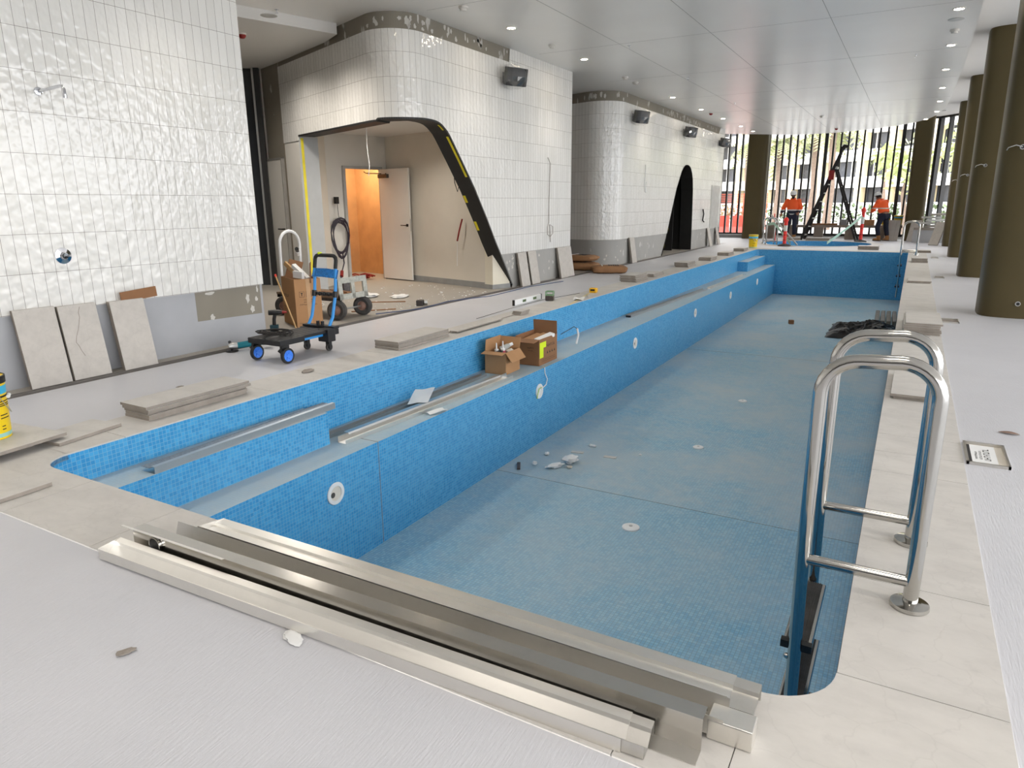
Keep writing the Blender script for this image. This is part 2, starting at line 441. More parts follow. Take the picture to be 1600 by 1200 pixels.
for y0, y1 in ((PY0, 3.80), (19.83, PY1)): b.face([(PX0, y0, ZS), (XS, y0, ZS), (XS, y1, ZS), (PX0, y1, ZS)])
struct(b.build('pool_basin', [M['mosaic'], M['mosaic_floor'], M['mosaic_ledge'], M['mosaic_floor2']], smooth=False, boxuv=True), 'long empty pool lined with small blue mosaic tiles, bench along the left')
b = MB()   # movement joints
b.box(XB-.02, PX1, 5.862, 5.868, ZF, ZF+.001); b.box(XB, PX1, 2.55, 2.558, ZF, ZF+.001); b.box(XB, XB+.001, 4.02, 4.026, ZF, ZB); b.box(XS, XB, 4.02, 4.026, ZB, ZB+.001); b.box(XB, PX1, 13.0, 13.008, ZF, ZF+.001)
struct(b.build('trim_2', M['grout'], smooth=False), 'thin movement joints across the pool mosaic')
# spa
b = MB()
nn = 64
cs = [(SPA[0]+SPA[2]*math.cos(2*PI*i/nn), SPA[1]+SPA[2]*math.sin(2*PI*i/nn)) for i in range(nn)]
for i in range(nn):
    j = (i+1) % nn
    b.face([(*cs[j], 0), (*cs[i], 0), (*cs[i], -.8), (*cs[j], -.8)])
b.face([(*p, -.8) for p in cs])
b.m = 1
for i in range(nn):
    a0, a1 = 2*PI*i/nn, 2*PI*(i+1)/nn
    for z in (.008,):
        b.face([(SPA[0]+SPA[2]*math.cos(a0), SPA[1]+SPA[2]*math.sin(a0), z), (SPA[0]+2.1*math.cos(a0), SPA[1]+2.1*math.sin(a0), z), (SPA[0]+2.1*math.cos(a1), SPA[1]+2.1*math.sin(a1), z), (SPA[0]+SPA[2]*math.cos(a1), SPA[1]+SPA[2]*math.sin(a1), z)])
struct(b.build('spa_basin', [M['mosaic'], M['stone']], smooth=False, boxuv=True), 'round blue spa pool sunk in the floor beyond the main pool')

# ------------------------------------------------------------------ tiled pods and walls
def strip_wall(b, pts, zb, zt, off=0, u0=0, keep_uv=True, vshift=.579-.606):
    """vertical wall along plan polyline pts; zb, zt are functions of (u, point); outward normal is to the right"""
    u = u0
    for p, q in zip(pts, pts[1:]):
        d = math.dist(p, q)
        z = [zb(u, p), zb(u+d, q), zt(u+d, q), zt(u, p)]
        if z[2]-z[1] > 1e-4 or z[3]-z[0] > 1e-4:
            b.face([(*p, z[0]), (*q, z[1]), (*q, z[2]), (*p, z[3])], [(u, z[0]-vshift), (u+d, z[1]-vshift), (u+d, z[2]-vshift), (u, z[3]-vshift)])
        u += d
def seg(p, q, step):
    n = max(1, int(math.dist(p, q)/step)); return [(p[0]+(q[0]-p[0])*i/n, p[1]+(q[1]-p[1])*i/n) for i in range(n+1)]
def offset(pts, d):
    out = []
    for i, p in enumerate(pts):
        a, c = pts[max(i-1, 0)], pts[min(i+1, len(pts)-1)]
        tx, ty = c[0]-a[0], c[1]-a[1]; L = math.hypot(tx, ty) or 1
        out.append((p[0]+ty/L*d, p[1]-tx/L*d))
    return out
def lerp(tab, x):
    if x <= tab[0][0]: return tab[0][1]
    for (a, fa), (c, fc) in zip(tab, tab[1:]):
        if x <= c: return fa+(fc-fa)*(x-a)/(c-a)
    return tab[-1][1]
ZC = 3.777
def no_weld(b): b.keep = True; return b
def blob(b, p, tx, ty, u, z, ru, rz, sd):
    r_ = random.Random(sd); k = 10; ph = r_.uniform(0, 6)
    b.face([(p[0]+tx*(u+ru*math.cos(2*PI*i/k)*(1+.3*math.sin(3*i+ph))), p[1]+ty*(u+ru*math.cos(2*PI*i/k)*(1+.3*math.sin(3*i+ph))), z+rz*math.sin(2*PI*i/k)*(1+.25*math.cos(2*i+ph))) for i in range(k)])
def patches(b, pts, z0, z1, n, sd, rz=(.02, .06), skip=None):
    r_ = random.Random(sd); fr = offset(pts, .003)
    for i in range(n):
        j = r_.randrange(len(fr)-1); p, q = fr[j], fr[j+1]; L_ = math.dist(p, q)
        if L_ < 1e-4: continue
        z = r_.uniform(z0, z1)
        if skip and skip(p, z): continue
        ru = min(r_.uniform(.012, .03), .03); blob(b, p, (q[0]-p[0])/L_, (q[1]-p[1])/L_, L_/2, z, ru, r_.uniform(*rz), sd*100+i)
# left wall
b = no_weld(MB())
LP = [(-6.0, -12), (-6.0, 5.15)] + [(-6.03+.03*math.cos(a), 5.15+.03*math.sin(a)) for a in (R(30), R(60), R(90))] + [(-6.5, 5.18)]
strip_wall(b, LP, lambda u, p: .575, lambda u, p: ZC, u0=.02)
b.m = 1
LI = [(p[0]-.012, p[1]-(.012 if p[1] > 5 else 0)) for p in LP]
strip_wall(b, LI, lambda u, p: -.05, lambda u, p: .58)
b.m = 2
b.face([(-6.0105, 4.33, .29), (-6.0105, 5.12, .27), (-6.0105, 5.12, .576), (-6.0105, 4.33, .576)])
b.m = 3
for i_, (y, z, ry, rz) in enumerate(((4.95, .45, .022, .05), (5.06, .43, .018, .025), (5.0, .33, .025, .04), (4.5, .31, .025, .03), (5.08, .53, .012, .035), (4.5, .55, .06, .015))): blob(b, (-6.009, y), 0, 1, 0, z, ry, rz, i_)
struct(b.build('wall_left', [M['tile'], M['render'], M['board'], M['filler']], smooth=False), 'white glazed finger tile wall on the left above grey membrane skirting')
# pod beside the doorway
fd = (.931, -.365)
Rf = .45; fc = (-6.35, 8.04)
arc = [(fc[0]+Rf*math.cos(a), fc[1]+Rf*math.sin(a)) for a in [R(-111.4)+(R(111.4))*i/28 for i in range(29)]]
P0 = (arc[0][0]-fd[0]*3.0, arc[0][1]-fd[1]*3.0)
plan = seg(P0, arc[0], .15) + arc[1:] + seg(arc[-1], (-5.9, 10.5), .03)[1:] + seg((-5.9, 10.5), (-5.9, 12.75), .2)[1:]
AR = [(7.0, 2.475), (7.72, 2.487), (8.05, 2.498), (8.2, 2.497), (8.3, 2.49), (8.38, 2.475), (8.45, 2.448), (8.572, 2.375), (8.65, 2.30), (8.74, 2.20), (8.93, 1.987), (9.256, 1.61), (9.606, 1.146), (9.873, .764), (10.074, .502), (10.327, .15), (10.43, .0)]
xl = P0[0]
def leg(p): return p[0] < -8.72
def arch(p): return 2.462 if p[0] < -6.36 else lerp(AR, p[1])
b = no_weld(MB())
tile_plan = [p for p in plan if not (p[0] < -8.72)]
tile_plan = [(-8.72, P0[1]+(-8.72-P0[0])*fd[1]/fd[0])] + tile_plan
leftp = [P0, tile_plan[0]]
strip_wall(b, tile_plan, lambda u, p: max(arch(p), .575), lambda u, p: 3.575 if p[1] < 10.36 or p[0] < -5.95 else ZC, u0=.5)
strip_wall(b, leftp, lambda u, p: 2.4, lambda u, p: 3.575, u0=.0)
b.face([(-5.9, 12.75, .575), (-6.6, 12.75, .575), (-6.6, 12.75, ZC), (-5.9, 12.75, ZC)], [(0, .6), (.7, .6), (.7, 3.8), (0, 3.8)])
b.m = 1
ip = offset(tile_plan, -.012)
strip_wall(b, ip, lambda u, p: 3.5, lambda u, p: ZC)
il = offset(leftp, -.012); strip_wall(b, il, lambda u, p: 3.5, lambda u, p: ZC)
b.face([(-5.912, 12.74, -.05), (-6.6, 12.74, -.05), (-6.6, 12.74, .58), (-5.912, 12.74, .58)])
b.m = 2
sp_ = [p for p in tile_plan if p[1] > 9.9 and p[0] > -5.95]; sp_ = offset(sp_, -.012)
strip_wall(b, sp_, lambda u, p: max(arch(p)-.0, -.05) if p[1] < 10.43 else -.05, lambda u, p: max(.58, arch(p)))
b.m = 3
strip_wall(b, il, lambda u, p: -.05, lambda u, p: 2.41)
b.m = 4
patches(b, ip, 3.61, 3.75, 46, 5, skip=lambda p, z: p[1] > 10.3)
patches(b, sp_, .08, .54, 26, 6, (.015, .035), skip=lambda p, z: arch(p) > z-.06)
struct(b.build('wall_left', [M['tile'], M['board'], M['board2'], M['white'], M['filler']], smooth=False), 'rounded white tiled pod wall with a sweeping opening cut through it')
# black reveal of the opening
b = MB()
edge = [(p, arch(p)) for p in tile_plan if arch(p) > .0]
W = .27
off = offset(tile_plan, -W)
e2 = [(p, o, arch(p)) for p, o in zip(tile_plan, off) if arch(p) > 0.001]
for (p, o, z), (p2, o2, z2) in zip(e2, e2[1:]):
    b.face([(*p, z), (*p2, z2), (*o2, z2), (*o, z)])
    ou = .004
    n_ = offset([p, p2], .006)
    b.face([(*n_[0], z-.004), (*n_[1], z2-.004), (*n_[1], z2+.022), (*n_[0], z+.022)])
struct(b.build('trim_3', M['black'], weld=.0001), 'black lining of the sweeping pod opening')
b = MB()   # yellow tape on the reveal
for y0, y1, s0, s1 in ((8.62, 9.1, .02, .06), (9.32, 9.40, .215, .262), (9.62, 9.72, .215, .262), (8.40, 8.52, .02, .05)):
    k = 8
    for i in range(k):
        ya, yb_ = y0+(y1-y0)*i/k, y0+(y1-y0)*(i+1)/k
        za, zb_ = lerp(AR, ya)-.003, lerp(AR, yb_)-.003
        b.face([(-5.9-s0, ya, za), (-5.9-s0, yb_, zb_), (-5.9-s1, yb_, zb_), (-5.9-s1, ya, za)])
struct(b.build('trim_4', M['yellowtape'], smooth=False), 'strips of yellow tape on the black opening lining')
# left leg reveal, low wall stub and the back room
nrm = (-.365, -.931)        # outward of the front face
lx, ly = tile_plan[0]
def RP(u, v): return (lx+fd[0]*u-nrm[0]*v, ly+fd[1]*u-nrm[1]*v)
b = MB()
p, q = RP(-.0, 0), RP(.0, .32)
b.face([(*p, -.05), (*q, -.05), (*q, 2.46), (*p, 2.46)])
struct(b.build('wall_left', mat('grey_plasterboard', (178, 180, 180), .7, var=.05), smooth=False), 'grey plasterboard return of the pod opening, left side')
b = MB(); p, q = RP(.006, .03), RP(.006, .075)
b.face([(*p, .02), (*q, .02), (*q, 2.44), (*p, 2.44)])
tag(b.build('tape_strip', M['yellowtape'], smooth=False), 'long yellow tape strip running down the left jamb of the opening', 'tape')
# back room shell
def wallq(b, p, q, z0, z1): b.face([(*p, z0), (*q, z0), (*q, z1), (*p, z1)])
cA, cB, cC = (-8.87, 10.80), (-6.24, 10.07), (-9.30, 9.06)
b = MB()
wallq(b, cA, cB, -.02, 2.65); 
struct(b.build('wall_back', M['cream'], smooth=False), 'cream plastered wall to the right of the open door')
b = MB(); b.prism([(cB[0], cB[1]), (-6.06, 10.02), (-5.93, 10.36), (-6.2, 10.42)], -.02, .70)
struct(b.build('wall_back', mat('cream_stub', (236, 228, 208), .6, var=.03), smooth=False), 'low cream wall stub at the foot of the slanted opening')
b = MB()
for p, q in ((cA, cB),):
    n_ = offset([p, q], .012); b.face([(*n_[0], 0), (*n_[1], 0), (*n_[1], .1), (*n_[0], .1)]); b.face([(*n_[0], .1), (*n_[1], .1), (*q, .1), (*p, .1)])
ns = [(-6.255, 10.06), (-6.055, 10.005), (-5.92, 10.37)]
for p, q in zip(ns, ns[1:]): b.face([(*p, 0), (*q, 0), (*q, .075), (*p, .075)])
struct(b.build('baseboard_back', mat('grey_skirting', (150, 150, 148), .6), smooth=False), 'grey skirting along the cream room wall')
dj0, dj1 = (-9.11, 9.86), (-8.90, 10.64)     # door jambs
b = MB()
wallq(b, cC, dj0, -.02, 2.65); wallq(b, dj1, cA, -.02, 2.65); wallq(b, dj0, dj1, 2.06, 2.65)
struct(b.build('wall_back', M['white'], smooth=False), 'white wall holding the open doorway and the hanging cable coil')
b = MB()
pl0, pl1, pl2 = (-8.62, 8.62), (-8.32, 8.66), (-8.98, 9.02)
b.prism([(-9.05, 8.72), (-8.78, 8.80), (-8.98, 9.32), (-9.4, 9.3)], -.02, 2.62)
struct(b.build('wall_back', M['cream'], smooth=False), 'cream pilaster beside the left jamb of the opening')
b = MB()
cp = [p for p in offset(tile_plan, -.2) if p[1] < 10.3]
b.face([(*p, 2.63) for p in cp] + [(-6.1, 10.6, 2.63), (-9.5, 11.2, 2.63), (-9.45, 9.0, 2.63)])
struct(b.build('ceiling', M['ceil2'], smooth=False), 'low white ceiling inside the pod opening')
# door frame, leaf and the lit cupboard behind
b = MB()
ux, uy = .26, .966
for p in (dj0, dj1): b.cbox((p[0]+.02, p[1], 1.03), (.07, .05, 2.06), Matrix.Rotation(-R(15), 4, 'Z'))
b.cbox(((dj0[0]+dj1[0])/2+.02, (dj0[1]+dj1[1])/2, 2.06), (.07, .85, .05), Matrix.Rotation(-R(15), 4, 'Z'))
df = struct(b.build('door_1', mat('grey_frame', (176, 174, 170), .5), smooth=False), 'grey steel door frame around the lit cupboard')
ang = math.atan2(-.14, .80)
dl = thing('door_2', 'white door leaf standing open in front of the cream wall', 'door', (dj1[0]+.03, dj1[1]-.03, .02), math.atan2(10.46-10.61, -8.06+8.87)); dl['kind'] = 'structure'
b = MB(); b.box(0, .80, -.02, .02, 0, 2.02); b.build('leaf', M['white'], dl, smooth=False)
b = MB(); b.box(.71, .76, -.03, -.02, .98, 1.03); b.cyl((.735, -.03, 1.005), (.735, -.07, 1.005), .009); b.cyl((.735, -.065, 1.005), (.60, -.065, 1.005), .009); b.build('door_handle', mat('dark_handle', (70, 66, 62), .35, 1), dl)
b = MB(); b.box(.02, .28, -.08, -.02, 1.86, 1.93); b.build('door_closer', mat('closer_body', (90, 86, 80), .4, .6), dl, smooth=False, bev=.006)
b = MB(); b.box(.22, .245, -.06, -.05, 1.93, 1.945); b.tube([(.1, -.05, 1.94), (-.1, -.25, 1.95), (-.02, -.36, 1.97)], .008); b.build('closer_arm', mat('closer_arm', (60, 50, 44), .4, .6), dl)
b = MB(); b.box(.785, .803, -.012, .012, .9, 1.12); b.build('lock_plate', M['alu'], dl, smooth=False)
b = MB()
n0 = offset([dj0, dj1], -.03)
bk = offset([dj0, dj1], -1.6)
a0, a1 = n0
k0 = (bk[0][0]-.5*ux, bk[0][1]-.5*uy); k1 = (bk[1][0]+.5*ux, bk[1][1]+.5*uy)
f0 = (a0[0]-.12*ux, a0[1]-.12*uy); f1 = (a1[0]+.5*ux, a1[1]+.5*uy)
wallq(b, f0, k0, 0, 2.6); wallq(b, k0, k1, 0, 2.6); wallq(b, k1, f1, 0, 2.6); b.face([(*f0, 2.6), (*k0, 2.6), (*k1, 2.6), (*f1, 2.6)])
struct(b.build('wall_back', M['ply'], smooth=False), 'timber lined cupboard walls seen through the doorway')
b = MB(); b.cbox((a0[0]-.12, a0[1]+.06, 1.02), (.22, .03, 2.04), Matrix.Rotation(-R(15), 4, 'Z')); 
L = D.lights.new('cupboard_lamp', 'AREA'); L.energy = 15; L.color = (1, .8, .55); L.size = .4
lo = D.objects.new('cupboard_lamp', L); COL.objects.link(lo); lo.location = (-9.75, 10.7, 2.5)
b.bm.free()
b = MB(); 
for z0_, dx in ((0, 0), (0, .05)): pass
tag_b = MB()
tag_b.tube([(-9.52, 10.1, .0), (-9.66, 10.18, 1.4)], .018)
tag(tag_b.build('lining_offcut', M['wood'], None), 'slim timber offcuts leaning inside the lit cupboard', 'timber')
b = MB()
for i in range(16):
    a = random.uniform(0, PI); c = (-9.2+random.uniform(-.15, .2), 10.35+random.uniform(-.25, .2), .02+random.uniform(0, .07))
    d_ = V((math.cos(a), math.sin(a), 0))*.12; b.tube([V(c)-d_, V(c)+V((0, 0, .03)), V(c)+d_], .014, 6)
tag(b.build('cable_offcuts', M['redd']), 'heap of red cable offcuts on the cupboard threshold', 'cable')
# pod further along with the tear-drop doorway
fc3 = (-6.45, 15.6); R3 = .55
arc3 = [(fc3[0]+R3*math.cos(a), fc3[1]+R3*math.sin(a)) for a in [R(-105)+R(105)*i/24 for i in range(25)]]
d3 = (math.cos(R(-15)), math.sin(R(-15)))
plan3 = seg((arc3[0][0]-d3[0]*2.6, arc3[0][1]-d3[1]*2.6), arc3[0], .2) + arc3[1:] + seg(arc3[-1], (-5.9, 18.6), .2)[1:] + seg((-5.9, 18.6), (-5.9, 21.6), .02)[1:] + seg((-5.9, 21.6), (-5.9, 25.0), .2)[1:] + [(-5.92, 25.06), (-6.0, 25.1), (-8.0, 25.1)]
A3 = [(18.66, 0), (19.019, .47), (19.245, .916), (19.757, 1.776), (20.065, 2.13), (20.2, 2.27), (20.341, 2.37), (20.5, 2.435), (20.648, 2.455), (20.8, 2.45), (20.95, 2.42), (21.06, 2.37), (21.2, 2.25), (21.3, 2.1), (21.4, 1.75), (21.45, 1.2), (21.5, .5), (21.52, 0)]
def arch3(p): return lerp(A3, p[1]) if p[0] > -5.91 and 18.66 < p[1] < 21.52 else 0
b = no_weld(MB())
strip_wall(b, plan3, lambda u, p: max(arch3(p), .575), lambda u, p: 3.57 if p[1] < 24.2 else ZC)
b.m = 1
i3 = offset(plan3, -.012); i3m = list(zip(plan3, i3))
strip_wall(b, i3, lambda u, p: 3.5, lambda u, p: ZC)
b.m = 2
strip_wall(b, i3, lambda u, p: lerp(A3, p[1])-.0 if 18.66 < p[1] < 21.52 and p[0] > -5.93 else -.05, lambda u, p: max(.58, lerp(A3, p[1]) if 18.66 < p[1] < 21.52 and p[0] > -5.93 else 0))
b.m = 3
patches(b, [p for p in i3 if p[1] < 24.2 and p[0] < -5.8], 3.6, 3.74, 60, 8)
patches(b, i3[3:], .08, .54, 70, 9, (.015, .035), skip=lambda p, z: 18.4 < p[1] < 21.6 or p[1] > 25)
struct(b.build('wall_left', [M['tile'], M['board'], M['board2'], M['filler']], smooth=False), 'further white tiled pod wall with a tall tear-drop doorway')
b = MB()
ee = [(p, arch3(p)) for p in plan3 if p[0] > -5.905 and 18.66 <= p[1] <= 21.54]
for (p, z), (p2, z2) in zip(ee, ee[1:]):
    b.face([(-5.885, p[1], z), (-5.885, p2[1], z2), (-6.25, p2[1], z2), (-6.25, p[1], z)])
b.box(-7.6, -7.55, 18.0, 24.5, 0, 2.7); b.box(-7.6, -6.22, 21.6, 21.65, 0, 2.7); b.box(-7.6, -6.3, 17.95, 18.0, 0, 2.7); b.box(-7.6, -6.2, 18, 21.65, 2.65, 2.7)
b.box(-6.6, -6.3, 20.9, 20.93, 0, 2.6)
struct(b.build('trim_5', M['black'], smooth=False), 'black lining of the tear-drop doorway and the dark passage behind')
b = MB()
for y, z in ((18.72, .03), (18.85, .17), (18.97, .35), (19.1, .56)):
    b.face([(-5.893, y, z+.03), (-5.893, y+.09, z+.16), (-5.96, y+.09, z+.16), (-5.96, y, z+.03)])
struct(b.build('trim_6', M['yellowtape'], smooth=False), 'yellow tape strips on the left edge of the tear-drop doorway')
b = MB(); b.box(-5.9, -5.885, 23.65, 24.75, .56, 1.95)
for i in range(22): b.box(-5.887, -5.88, 23.75, 24.65, .66+i*.056, .70+i*.056)
struct(b.build('trim_7', mat('louvre_grey', (196, 194, 188), .5), smooth=False), 'pale louvred access panel at the far end of the tiled pod')
# left rear wall with a door and dark glazing
b = MB()
wA, wB, wC = (P0[0]-.0, P0[1]), (-9.02, 8.16), (-8.468, 7.945)
wallq(b, (-9.3, 8.72), (-9.95, 8.95), -.02, ZC)
struct(b.build('wall_left', M['board'], smooth=False), 'bare plasterboard wall left of the pod above the side door')
d4 = thing('door_3', 'narrow white side door with a lever handle left of the pod', 'door', (-9.35, 8.75, 0), math.atan2(.23, -.65)); d4['kind'] = 'structure'
b = MB(); b.box(.02, .62, .02, .06, .02, 2.15); b.build('leaf', M['white'], d4, smooth=False)
b = MB(); b.box(0, .02, .01, .07, 0, 2.18); b.box(.62, .645, .01, .07, 0, 2.18); b.box(0, .645, .01, .07, 2.15, 2.18); b.build('door_frame', mat('side_frame_grey', (140, 136, 130), .5), d4, smooth=False)  # side door frame in one plain warm grey
b = MB(); b.cyl((.1, .06, 1.0), (.1, .12, 1.0), .012); b.cyl((.1, .11, 1.0), (.26, .11, 1.0), .011); b.build('door_handle', mat('dark_lever', (60, 58, 56), .35, 1), d4)
b = MB()
g0, g1 = (-9.98, 8.9), (-10.9, 8.2)
wallq(b, g0, g1, 0, 3.7)
go = struct(b.build('window_1', mat('dark_pane', (52, 54, 57), .12, var=.2, vs=1), smooth=False), 'dark glazed panel with slats behind the left tiled wall')
b = MB()
for f_ in (0, .02, .30, 1.0): b.cbox((g0[0]+(g1[0]-g0[0])*f_+.02, g0[1]+(g1[1]-g0[1])*f_-.05, 1.85), (.09, .09, 3.7), Matrix.Rotation(R(37), 4, 'Z'))
for i in range(14): b.cbox((g0[0]+(g1[0]-g0[0])*(.34+i*.05), g0[1]+(g1[1]-g0[1])*(.34+i*.05)-.05, 3.1), (.02, .05, 1.3), Matrix.Rotation(R(37), 4, 'Z'))
b.build('mullion', M['mull'], go, smooth=False)
b = MB()
for f_ in (.05, .26): b.cbox((g0[0]+(g1[0]-g0[0])*f_+.05, g0[1]+(g1[1]-g0[1])*f_-.09, 1.85), (.03, .03, 3.7), Matrix.Rotation(R(37), 4, 'Z'))
b.cbox((g0[0]+(g1[0]-g0[0])*.6+.05, g0[1]+(g1[1]-g0[1])*.6-.09, 2.4), (.85, .04, .07), Matrix.Rotation(R(37), 4, 'Z'))
b.build('bright_edge', M['alu'], go, smooth=False, )
# unseen rear wall added to block light, dark for reflections; left enclosure
b = MB(); b.box(-16, 9, -12.1, -12, 0, 4.3)
struct(b.build('rear_light_block', mat('rear_block_dark', (104, 101, 98), .7), smooth=False), 'unseen dark wall added behind the viewpoint to block light')
b = MB(); b.box(-16.1, -16, -12, 32, 0, 4.3); struct(b.build('wall_side', M['white'], smooth=False), 'outer wall far behind the pods')

# ------------------------------------------------------------------ ceiling
edge = [(.44, -12), (.44, 6), (.43, 11.1), (.455, 15.3), (.434, 18.2), (.417, 20.3), (.372, 22.6), (.219, 24.28), (-.005, 25.4), (-.34, 26.2), (-.89, 27.1), (-1.67, 27.8), (-2.5, 28.3), (-2.94, 28.45), (-3.6, 28.55), (-4.23, 28.4), (-5.09, 27.6), (-6.1, 26.7), (-7.4, 25.9), (-16, 25.9), (-16, -12)]
b = MB(); b.prism(edge, ZC, 4.2)
struct(b.build('ceiling', M['ceil'], smooth=False), 'satin white metal panel ceiling above the pool')
b = MB(); b.box(-16, 9, -12, 30.6, 4.3, 4.4)
struct(b.build('ceiling', M['ceil2'], smooth=False), 'higher white ceiling over the columns')
b = MB()
for x in (-4.3, -2.9, -1.3): b.box(x, x+.008, -12, 26.2, ZC-.0012, ZC+.01)
for y in (7.9, 11.0, 14.1, 17.2, 20.3, 23.4): b.box(-5.7, .40, y, y+.006, ZC-.001, ZC+.01)
struct(b.build('trim_8', mat('panel_joint', (168, 165, 160), .5), smooth=False), 'fine panel joints in the satin ceiling')
b = MB()
b.prism([(-7.21, 7.5), (-7.12, 7.78), (-7.6, 8.05), (-9.3, 8.72), (-14, 10.6), (-14, 2), (-8.9, 2)], 3.64, ZC)
struct(b.build('ceiling', M['ceil2'], smooth=False), 'slightly lower ceiling panel between the left wall and the pod')

# ------------------------------------------------------------------ columns
def column(name, label, x, y, hx=.75, hy=.42, h=4.3, lean=-.012, z0=0, power=4.5):
    b = MB(); n_ = 48; lv = 8; vs = []
    for k in range(lv+1):
        z = z0+(h-z0)*k/lv
        for i in range(n_):
            a = 2*PI*i/n_; c_, s_ = math.cos(a), math.sin(a)
            vs.append((x+hx+math.copysign(abs(c_)**(2/power), c_)*hx+lean*z, y+hy+math.copysign(abs(s_)**(2/power), s_)*hy, z))
    fs = [(k*n_+i, k*n_+(i+1) % n_, (k+1)*n_+(i+1) % n_, (k+1)*n_+i) for k in range(lv) for i in range(n_)]
    b.mesh(vs, fs); o = b.build(name, M['bronze']); return struct(o, label)
for i, (x, y, lb) in enumerate(((.82, 10.2, 'nearest bronze painted column at the right edge'), (.825, 15.5, 'second bronze column from the right, between the nearest and the thinner ones'), (.84, 20.95, 'third bronze column, one ahead of the last by the stone seat'), (.85, 26.0, 'last bronze column of the row by the leaning stone pieces'))):
    o = column('column', lb, x, y)
    for z, yy in (((1.98, y), (.18, y)) if i == 0 else ((2.0, y),)):
        xx = x+.19-.012*z+(.19 if z < 1 else 0)
        b = MB(); b.cyl((xx, yy+.03, z), (xx, yy-.012, z), .028, n=14); b.m = 1; b.cyl((xx, yy-.012, z), (xx, yy-.016, z), .019, n=14)
        if z > 1: b.m = 0; b.tube([(xx, yy-.01, z), (xx-.07, yy-.06, z+.02), (xx-.14, yy-.05, z-.005), (xx-.15, yy-.02, z-.03)], .006, 6)
        b.build('cable_outlet', [M['alu'], M['black']], o)
column('column', 'dark bronze column at the far end, left of the worker by the red post', -6.02, 29.3, .38, .3, 4.4, .0)
column('column', 'far bronze column with bolt holes, right of the worker seen from behind', -.3, 29.2, .3, .35, 4.4, -.015)

# ------------------------------------------------------------------ facade
line = seg((-9.5, 30.3), (.35, 30.3), .255)
line2 = seg((.45, 30.3), (3.0, 27.2), .42)
for k, (ln, lb) in enumerate(((line, 'tall glazed facade with close dark fins at the far end'), (line2, 'angled run of finned glazing behind the column row'))):
    b = MB()
    p, q = ln[0], ln[-1]
    wallq(b, p, q, 0 if k else 0, 4.35)
    wo = struct(b.build('window_%d' % (k+2), M['glass'], smooth=False), lb)
    b = MB()
    ang = math.atan2(q[1]-p[1], q[0]-p[0])
    for i, c in enumerate(ln):
        th = .062 if i % 10 != 4 else .12
        b.cbox((c[0], c[1], 2.2), (th, .16, 4.4), Matrix.Rotation(ang, 4, 'Z') @ Matrix.Shear('XY', 4, (0, 0)) if False else Matrix.Rotation(ang, 4, 'Z'))
    b.build('mullion', M['mull'], wo, smooth=False)
    b = MB()
    m_ = ((p[0]+q[0])/2, (p[1]+q[1])/2); L_ = math.dist(p, q)
    b.cbox((*m_, .14), (L_, .2, .1), Matrix.Rotation(ang, 4, 'Z')); b.cbox((*m_, 4.3), (L_, .2, .12), Matrix.Rotation(ang, 4, 'Z'))
    b.build('window_frame', M['mull'], wo, smooth=False)
b = MB(); b.box(-9.5, -5.6, 29.75, 30.2, -.02, .13); b.box(-5.6, 3, 30.15, 30.2, -.02, .1)
struct(b.build('trim_9', mat('concrete_upstand', (150, 150, 150), .7), smooth=False), 'low grey upstand under the far glazing')

# ------------------------------------------------------------------ downlights
dl_pts = [(-5.22, 6.85), (-5.22, 9.23), (-5.22, 11.75), (-5.24, 16.88), (-5.24, 19.4), (-5.22, 21.78), (-5.22, 24.2), (-5.21, 26.1), (.18, 11.37), (.18, 13.82), (.18, 16.2), (.19, 18.7), (.2, 21.1), (.18, 23.4), (-.06, 25.37), (.18, 8.95), (.18, 6.5), (.18, 4.1), (-5.22, 4.3), (-5.22, 1.8), (.18, 1.65), (.18, -.8), (.18, -3.25), (-2.5, -.8), (-2.5, -3.25), (-5.22, -.6), (-5.22, -3.1)]  # middle pair behind the viewer is added to brighten the near floor
for x, y, z, e_ in ((-7.3, 6.6, 3.63, 90), (-8.6, 7.4, 3.63, 60), (-7.4, 9.2, 2.6, 30)):  # first follows a lamp glow; the others are fill added for the recess
    L2 = D.lights.new('recess_fill_beam', 'SPOT'); L2.energy = e_; L2.color = (1, .93, .84); L2.spot_size = R(150); L2.spot_blend = .8; L2.shadow_soft_size = .08
    o = D.objects.new('recess_fill_beam', L2); COL.objects.link(o); o.location = (x, y, z)
LD = D.lights.new('downlight_beam', 'SPOT'); LD.energy = 24; LD.color = (1, .93, .84); LD.spot_size = R(110); LD.spot_blend = .7; LD.shadow_soft_size = .3
LDN = LD.copy(); LDN.energy = 55  # boosted copy for lamps by the viewer, to lift the near floor
for i, (x, y) in enumerate(dl_pts):
    o = D.objects.new('downlight_beam', LD if y > 2 else LDN); COL.objects.link(o); o.location = (x, y, ZC-.02)
dproto = None
dlab = ['over the left walkway, nearest the pod corner', 'above the pod opening', 'just past the wrapped speaker on the nearer pod', 'over the start of the further pod', 'above the tear-drop doorway side, first after it', 'above the tear-drop doorway, second', 'near the last wrapped speaker', 'last of the left row by the far glazing',
        'nearest of the right row in view', 'second of the right row', 'third of the right row', 'fourth of the right row', 'fifth of the right row', 'sixth of the right row', 'last of the right row where the ceiling curves']
for i, (x, y) in enumerate(dl_pts[:15]):
    if dproto is None:
        dproto = o = thing('ceiling_downlight', '', 'downlight', (x, y, ZC), 0, 'downlights in the satin ceiling')
        b = MB(); b.lathe([(.075, 0), (.075, -.008), (.058, -.01), (.055, 0)], 24); b.build('trim_ring', M['white'], o)
        b = MB(); b.lathe([(.056, -.001), (.056, -.006), (1e-4, -.007)], 24); b.build('lens', M['lamp'], o)
    else:
        o = copy_tree(dproto); o.location = (x, y, ZC)
    o['label'] = 'lit round recessed downlight ' + dlab[i]

